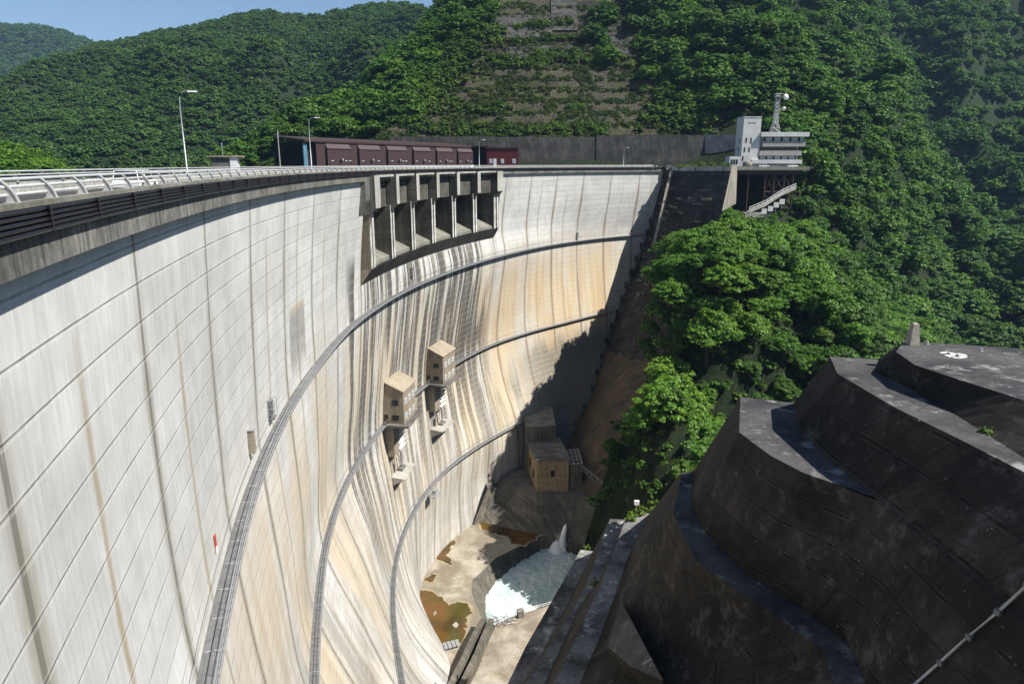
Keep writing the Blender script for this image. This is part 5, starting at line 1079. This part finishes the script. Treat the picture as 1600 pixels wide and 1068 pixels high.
# ------------------------------------------------------------------ foliage
def crown_mesh(name, seed, R0=4.0, H=6.5, clumps=70, per=34, leaf=.42, mat='leafB', flat=.62, low=.16):
    rr = np.random.default_rng(seed); V = []; F = []
    lobes = [(rr.normal(0, R0 * .30), rr.normal(0, R0 * .30), H * rr.uniform(.34, .60), R0 * rr.uniform(.48, .68)) for _ in range(5)] + [(0, 0, H * .52, R0 * .72)]
    cs = []
    while len(cs) < clumps:
        lx, ly, lz, lr = lobes[rr.integers(len(lobes))]; d = rr.normal(size=3); d /= np.linalg.norm(d)
        if d[2] < -.45: continue
        q = np.array([lx, ly, lz]) + d * lr * np.array([1, 1, .86]) * rr.uniform(.72, 1.10)
        if q[2] < low * H: continue
        cs.append((q, d, R0 * rr.uniform(.10, .24)))
    for q, d, cr in cs:
        n = rr.normal(size=(per, 3)); n /= np.linalg.norm(n, axis=1)[:, None]; n[:, 2] = np.abs(n[:, 2]) * .9 - .15
        p = q + n * cr * np.array([1.15, 1.15, flat * 1.4]) * (rr.random((per, 1)) ** .35)
        nor = n * .5 + d * .35 + np.array([0, 0, .75]) + rr.normal(size=(per, 3)) * .42; nor /= np.linalg.norm(nor, axis=1)[:, None]
        a = np.cross(nor, rr.normal(size=(per, 3))); a /= np.linalg.norm(a, axis=1)[:, None]; b_ = np.cross(nor, a); s = leaf * rr.uniform(.6, 1.25, (per, 1))
        for k in range(per):
            m = len(V); V += [tuple(p[k] - a[k] * s[k]), tuple(p[k] - b_[k] * s[k] * .62), tuple(p[k] + a[k] * s[k]), tuple(p[k] + b_[k] * s[k] * .62)]; F.append((m, m + 1, m + 2, m + 3))
    me = bpy.data.meshes.new(name); me.from_pydata(V, [], F); me.materials.append(M[mat]); me.update(); return me
def trunk_mesh(seed, H=6.5):
    rr = random.Random(seed); mb = MB(); top = H * .62; mb.tube([(0, 0, -1.5), (.05, 0, H * .2), (rr.uniform(-.3, .3), rr.uniform(-.3, .3), top)], [.30, .22, .10], 7)
    for i in range(5):
        a = i * 1.26 + rr.random(); z0 = H * rr.uniform(.18, .4); L_ = rr.uniform(1.6, 2.8); mb.tube([(0, 0, z0), (math.cos(a) * L_ * .5, math.sin(a) * L_ * .5, z0 + .9), (math.cos(a) * L_, math.sin(a) * L_, z0 + 2.0)], [.12, .08, .03], 5)
    me = bpy.data.meshes.new("trunk"); me.from_pydata(mb.v, [], mb.f); me.materials.append(M['trunk']); return me
def scatter(name, pts, meshes, label, seed=0, cat="trees"):
    """pts: (x, y, z, scale). One object of stuff, instanced by geometry nodes."""
    pts = np.array(pts); n = len(pts); me = bpy.data.meshes.new(name); me.from_pydata([tuple(p[:3]) for p in pts], [], [])
    rr = np.random.default_rng(seed); at = me.attributes.new("scl", 'FLOAT', 'POINT'); at.data.foreach_set("value", pts[:, 3].astype(np.float32))
    at = me.attributes.new("rot", 'FLOAT', 'POINT'); at.data.foreach_set("value", (rr.random(n) * 6.283).astype(np.float32)); at = me.attributes.new("pick", 'INT', 'POINT'); at.data.foreach_set("value", rr.integers(0, len(meshes), n).astype(np.int32))
    o = bpy.data.objects.new(name, me); COL.objects.link(o)
    col = bpy.data.collections.new(name + "_kinds")
    for i, m in enumerate(meshes): c = bpy.data.objects.new("kind_%02d" % i, m); col.objects.link(c)
    ng = bpy.data.node_groups.new(name, 'GeometryNodeTree'); ng.interface.new_socket("Geometry", in_out='INPUT', socket_type='NodeSocketGeometry'); ng.interface.new_socket("Geometry", in_out='OUTPUT', socket_type='NodeSocketGeometry')
    N = ng.nodes.new; gi, go = N('NodeGroupInput'), N('NodeGroupOutput'); ip = N('GeometryNodeInstanceOnPoints'); ci = N('GeometryNodeCollectionInfo'); ci.inputs['Collection'].default_value = col; ci.inputs['Separate Children'].default_value = True; ci.inputs['Reset Children'].default_value = True
    def attr(nm, t): a = N('GeometryNodeInputNamedAttribute'); a.data_type = t; a.inputs['Name'].default_value = nm; return next(x for x in a.outputs if x.enabled and x.name == 'Attribute')
    lk = ng.links.new; lk(gi.outputs[0], ip.inputs['Points']); lk(ci.outputs[0], ip.inputs['Instance']); ip.inputs['Pick Instance'].default_value = True; lk(attr("pick", 'INT'), ip.inputs['Instance Index'])
    cx = N('ShaderNodeCombineXYZ'); lk(attr("rot", 'FLOAT'), cx.inputs[2]); lk(cx.outputs[0], ip.inputs['Rotation']); lk(attr("scl", 'FLOAT'), ip.inputs['Scale']); lk(ip.outputs[0], go.inputs[0])
    md = o.modifiers.new("scatter", 'NODES'); md.node_group = ng; tag(o, label, cat, kind='stuff'); return o
def on_view(x, y, z, m=60):
    q = pix(x, y, z); return q is not None and -m * 3 < q[0] < 1600 + m * 3 and -m * 3 < q[1] < 1068 + m
# candidate trees on the far bank and the gorge sides
cand = []
sp_ = 5.6
for y in np.arange(120, 900, sp_):
    stp = 4.3 if y < 262 else sp_ if y < 460 else sp_ * 1.35
    for x in np.arange(-220, 880, stp):
        if y > 460 and (int(y / sp_) % 4 == 0): continue
        xx, yy = x + random.uniform(-.5, .5) * stp, y + random.uniform(-.5, .5) * sp_
        cand.append((xx, yy))
ca = np.array(cand); cz = bank(ca[:, 0], ca[:, 1]); trees = []
ABV = BVHTree.FromPolygons([Vector(v) for v in ab.v + bw.v], ab.f + [tuple(i + len(ab.v) for i in f) for f in bw.f])
for (x, y), z in zip(ca, cz):
    if z < -106: continue
    s_, o_, dd = off_of(x, y)
    if dd < 12 or (o_ > 0 and o_ < 16 and s_ < 289 and z < 0): continue
    if o_ < 0 and s_ < 288 and (z < -6 or dd < 45 or y < 335): continue                                 # reservoir side
    if -135 < x < 131 and 225 < y < 346 and not (x > 117) and (z > -30 and not (y < 290 and x > 78)) : continue
    if (88 < x < 119 and 284 < y < 316) or y < 140 or (x < 42 and y < 162): continue
    if cutz(x, y) and not (z > 98) and not (x > 70 and z > 36 + 10 * vnoise(x, y, 14, 6)) and not vnoise(x, y, 17, 8) > (.44 if z < 48 else .22): continue
    if left_of(x, y) > -.5 or (y > 236 and P(1146, 300, y)[0] < x < P(1256, 300, y)[0] and y < 300): continue
    h = ABV.ray_cast(Vector((x, y, 60)), Vector((0, 0, -1)))
    if h[0] is not None and h[0].z > z + .5: continue
    if not on_view(x, y, z + 5): continue
    trees.append((x, y, z, math.dist((x, y, z), (0, 0, 0))))
trees.sort(key=lambda t: t[3])
# which of them the camera sees
obst = [TERR, TB_]
def seen(x, y, z, hh):
    for f in (.95, .6):
        t = Vector((x, y, z + hh * f)); d = t.normalized(); L_ = t.length
        if all((q := b_.ray_cast(Vector((0, 0, 0)), d, L_ - 5))[0] is None for b_ in obst): return True
    return False
near, rest = [], []
for t in trees:
    sc_ = random.choice((.6, .75, .9, 1.05, 1.25, 1.6)) * random.uniform(.9, 1.1) * (1.0 if t[1] < 420 else 1.12)
    if len(near) < 290 and seen(t[0], t[1], t[2], 6.5 * sc_): near.append((*t[:3], sc_))
    else: rest.append((*t[:3], sc_ * 1.08))
tk_ = [trunk_mesh(i) for i in range(3)]
cr_hi = [crown_mesh("crown", 100 + i, 4.1, 7.8, 190, 46, .23, 'leafA' if i < 3 else 'leafB') for i in range(6)]
def region(x, y, z):
    q = pix(x, y, z + 4)
    if q[1] < 345 and q[0] > 1235: return 0
    if q[0] < 1130 and q[1] > 540: return 1
    if q[0] < 1300 and q[1] < 540: return 2
    return 3
RL = [("leafy green tree in the wood on the slope right of the control building", "trees on the slope right of the control building"), ("bright leafy tree low in the wood beside the brownish slope wall", "trees low beside the brownish slope wall"),
      ("full green tree in the wood directly below the control building deck", "trees directly below the control building deck"), ("green tree in the wood between the dark terraces and the far slope", "trees between the dark terraces and the far slope")]
for i, (x, y, z, s) in enumerate(near):
    rg = region(x, y, z); bright = rg in (1, 2) and y < 262; k = (i * 7) % 3 if bright or random.random() < .22 else 3 + i % 3
    if i < 1: pass
    e = bpy.data.objects.new("broadleaf_tree", None); COL.objects.link(e); e.location = (x, y, z); e.rotation_euler = (0, 0, random.random() * 6.28); e.scale = (s, s, s * random.uniform(.9, 1.15)); tag(e, RL[rg][0], "tree", RL[rg][1])
    c = bpy.data.objects.new("crown", cr_hi[k]); COL.objects.link(c); c.parent = e
    t = bpy.data.objects.new("trunk", tk_[i % 3]); COL.objects.link(t); t.parent = e
cr_mid = [crown_mesh("far_crown", 200 + i, 4.2, 8.0, 100, 24, .38, 'leafB') for i in range(5)]
rest = [r for r in rest if r[1] < 1000]
scatter("forest", [(x, y, z, s) for x, y, z, s in rest], cr_mid, "dense green forest covering the steep slopes above the far bank and downstream gorge", 1)
def hill_pts(H, sp, s0, s1, jit=.5, top=1.04, seed=0):
    xs, ys, z = H; out = []; rr = random.Random(seed); Yt = ys[0] + (ys[-1] - ys[0]) / 1.5 * top
    for y in np.arange(ys[0] + 2, min(Yt + sp * 2, ys[-1] - 2), sp):
        for x in np.arange(xs[0] + 2, xs[-1] - 2, sp):
            xx, yy = x + rr.uniform(-jit, jit) * sp, y + rr.uniform(-jit, jit) * sp; i = int(np.clip((xx - xs[0]) / (xs[1] - xs[0]), 0, len(xs) - 2)); j = int(np.clip((yy - ys[0]) / (ys[1] - ys[0]), 0, len(ys) - 2))
            fx = (xx - xs[i]) / (xs[1] - xs[0]); fy = (yy - ys[j]) / (ys[1] - ys[0]); zz = (z[j, i] * (1 - fx) + z[j, i + 1] * fx) * (1 - fy) + (z[j + 1, i] * (1 - fx) + z[j + 1, i + 1] * fx) * fy
            if zz > -10 and on_view(xx, yy, zz): out.append((xx, yy, zz - 1, rr.uniform(s0, s1)))
    return out
cr_far = [crown_mesh("distant_crown", 300 + i, 4.4, 7.4, 44, 14, .75, 'leafC') for i in range(4)]
scatter("hill_forest", hill_pts(H1, 6.4, .55, 1.35, seed=1), cr_far, "hazy green forest covering the hills beyond the reservoir", 2)
scatter("ridge_forest", hill_pts(H2, 17, 2.0, 3.2, seed=2), cr_far, "bluish forest on the most distant ridge at the far left", 3)
scatter("shore_forest", hill_pts(H3, 5.0, .6, .95, seed=3), [crown_mesh("shore_crown", 400 + i, 4.2, 6.8, 60, 22, .5, 'leafA') for i in range(3)], "bright green wood on the small hill behind the guard rail at the far left", 4)
# undergrowth on every bare bit of the banks
und = [crown_mesh("undergrowth_clump", 600 + i, 2.0, 2.0, 26, 16, .32, 'leafB', low=.0) for i in range(3)]; U_ = []
for sp_, ya, yb in ((2.7, 120, 330), (4.2, 330, 620)):
    for y in np.arange(ya, yb, sp_):
        xs_u = np.arange(-180, 420, sp_) + RNG.uniform(-1, 1, len(np.arange(-180, 420, sp_))); zs_u = bank(xs_u, np.full(len(xs_u), y))
        for x, z in zip(xs_u, zs_u):
            if z < -104 or left_of(x, y) > 3.0 or not on_view(x, y, z): continue
            s_, o_, dd = off_of(x, y)
            if dd < 14 or (o_ > 0 and o_ < 16 and s_ < 289) or (o_ < 0 and s_ < 288 and (z < -6 or dd < 45 or y < 335)): continue
            if (-135 < x < 119 and 300 < y < 340) or (88 < x < 121 and 284 < y < 316 and z > -6) or cutz(x, y): continue
            h = ABV.ray_cast(Vector((x, y, 60)), Vector((0, 0, -1)))
            if h[0] is not None and h[0].z > z + .5: continue
            U_.append((x, y, z - .4 - 3.2 * max(0, float(left_of(x, y))), random.uniform(.5, 1.2) * (1.6 if left_of(x, y) > -8 else 1)))
scatter("undergrowth", U_, und, "low leafy undergrowth filling the gaps between the trees on the banks", 8, "undergrowth")
# shrubs and grass on the cut
shr = [crown_mesh("shrub", 500 + i, 2.4, 3.2, 30, 22, .34, 'leafS', low=.02) for i in range(3)]; dry = [crown_mesh("bush", 520 + i, 2.2, 2.0, 20, 18, .30, 'leafD', low=.0) for i in range(3)]
def on_cut(px, py):
    d = Vector(ray(px, py)).normalized(); h = CUT.ray_cast(Vector((0, 0, 0)), d); return h[0]
S1 = []; S2 = []
for (x0, y0, x1, y1, nn_, dy) in ((765, 100, 850, 100, 26, 9), (830, 92, 950, 88, 44, 10), (940, 92, 975, 90, 9, 5), (800, 45, 900, 38, 16, 5), (770, 68, 830, 66, 12, 4), (850, 62, 925, 60, 14, 4), (1000, 95, 1040, 110, 10, 12), (640, 205, 950, 205, 60, 9), (700, 165, 800, 175, 14, 10)):
    for _ in range(int(nn_ * 2.6)):
        t = random.random(); h = on_cut(x0 + (x1 - x0) * t, y0 + (y1 - y0) * t + random.uniform(-dy, dy))
        if h: S1.append((h.x, h.y, h.z - .5, random.uniform(.5, 1.3)))
for _ in range(420):
    h = on_cut(random.gauss(0, 22) + (t := random.random()) * 0 + 745 - t * 125, 45 + t * 150)
    if h: S1.append((h.x, h.y, h.z - .6, random.uniform(.6, 1.7)))
for _ in range(260):
    h = on_cut(random.gauss(1075, 32), random.uniform(80, 210))
    if h: S1.append((h.x, h.y, h.z - .6, random.uniform(.6, 1.9)))
_gx, _gy = np.meshgrid(np.arange(341, 456, .5), np.arange(-70, 101, .5)); NZ1 = vnoise(_gy, _gx, 13, 12) * .6 + vnoise(_gy, _gx, 5, 13) * .4
for _ in range(12000):
    x, y = random.uniform(-66, 100), random.uniform(341, 455)
    if cutz(x, y):
        h = CUT.ray_cast(Vector((x, y, 300)), Vector((0, 0, -1)))
        if h[0] is not None and (NZ1[int(x * 2) + 140, int(y * 2) - 680] > .07 or .62 < (h[0].z / 6.6) % 1 < .98): S2.append((x, y, h[0].z - .4, random.uniform(.3, .85)))
if S1: scatter("shrubs", S1, shr, "rows of bright green shrubs on the benches of the cut slope", 5, "shrubs")
if S2: scatter("scrub", S2, dry, "patchy olive scrub growing over the gridded cut slope", 6, "scrub")
def shrub(label, x, y, z, s, grp=None, me=None):
    e = thing("shrub", label, "shrub", (x, y, z), random.random() * 6, grp); e.scale = (s, s, s)
    c = bpy.data.objects.new("foliage", me or shr[0]); COL.objects.link(c); c.parent = e
    t = bpy.data.objects.new("stem", tk_[0]); COL.objects.link(t); t.parent = e; t.scale = (.3, .3, .3); return e
for px, s, lb in ((1096, .75, "clipped round bush on the plaza edge, left of the two single bushes"), (1111, .72, "clipped round bush on the plaza edge, right of the two single bushes"), (1131, .62, "dark small bush left of the pair beside the control building porch"), (1138, .62, "dark small bush right of the pair beside the control building porch")):
    yb = 277 - (px - 1050) * .26; shrub(lb, P(px, 262, yb)[0], yb, -1.5, s)
hd = thing("hedge", "bright clipped hedge on the plaza edge beside the dam end", "hedge", (P(1074, 262, 270.5)[0], 271, -1.5))
for k in range(7):
    c = bpy.data.objects.new("foliage", shr[k % 3]); COL.objects.link(c); c.parent = hd; c.location = ((k - 3) * 1.0, 0, 0); c.scale = (.5, .5, .45)
for q, z_, s, lb in (((1000, 800), -50, .62, "bright green shrub growing on the tip of the low ledges"), ((989, 812), -50, .5, "small bright shrub at the edge of the lowest wide ledge tip"), ((916, 857), -65, .35, "tiny green tuft on the tip of the lowest narrow ledge"), ((922, 950), -55, .6, "dark green weed clump growing between the two long ledges"), ((930, 915), -55, .45, "upper weed clump growing between the two long ledges"), ((1543, 676), -16.5, .22, "little weed growing in the narrow upper bench of the dark terraces")):
    x, y, z = G(*q, z_); shrub(lb, x, y, z - .2, s, None, shr[1])
for q, Y, s, lb in (((1062, 738), 92, 1.0, "bright sprig of leaves just behind the tip of the long dark bench"), ((1030, 800), 108, 1.0, "bright bush between the low ledges and the wood")):
    x, y, z = P(*q, Y); shrub(lb, x, y, z - 1.5, s, None, shr[2])

# ------------------------------------------------------------------ air
mb = MB(); mb.hexa([(-3600, -300, -127), (2200, -300, -127), (2200, 4200, -127), (-3600, 4200, -127), (-3600, -300, 720), (2200, -300, 720), (2200, 4200, 720), (-3600, 4200, 720)])
hm = bpy.data.materials.new("haze_air"); hm.use_nodes = True; t = hm.node_tree; t.nodes.clear(); o_ = t.nodes.new("ShaderNodeOutputMaterial"); v_ = t.nodes.new("ShaderNodeVolumePrincipled"); t.links.new(v_.outputs[0], o_.inputs['Volume'])
v_.inputs['Color'].default_value = (.42, .66, 1.0, 1); v_.inputs['Density'].default_value = 0.000065; v_.inputs['Anisotropy'].default_value = 0.2
hz = mb.build("haze", hm); tag(hz, "thin blue haze veiling the distant hills", "haze", kind='stuff')
SC.cycles.volume_step_rate = 20; SC.cycles.max_bounces = 6; SC.cycles.diffuse_bounces = 3; SC.cycles.transparent_max_bounces = 8; SC.cycles.volume_bounces = 0
print("trees", len(near), "forest", len(rest))
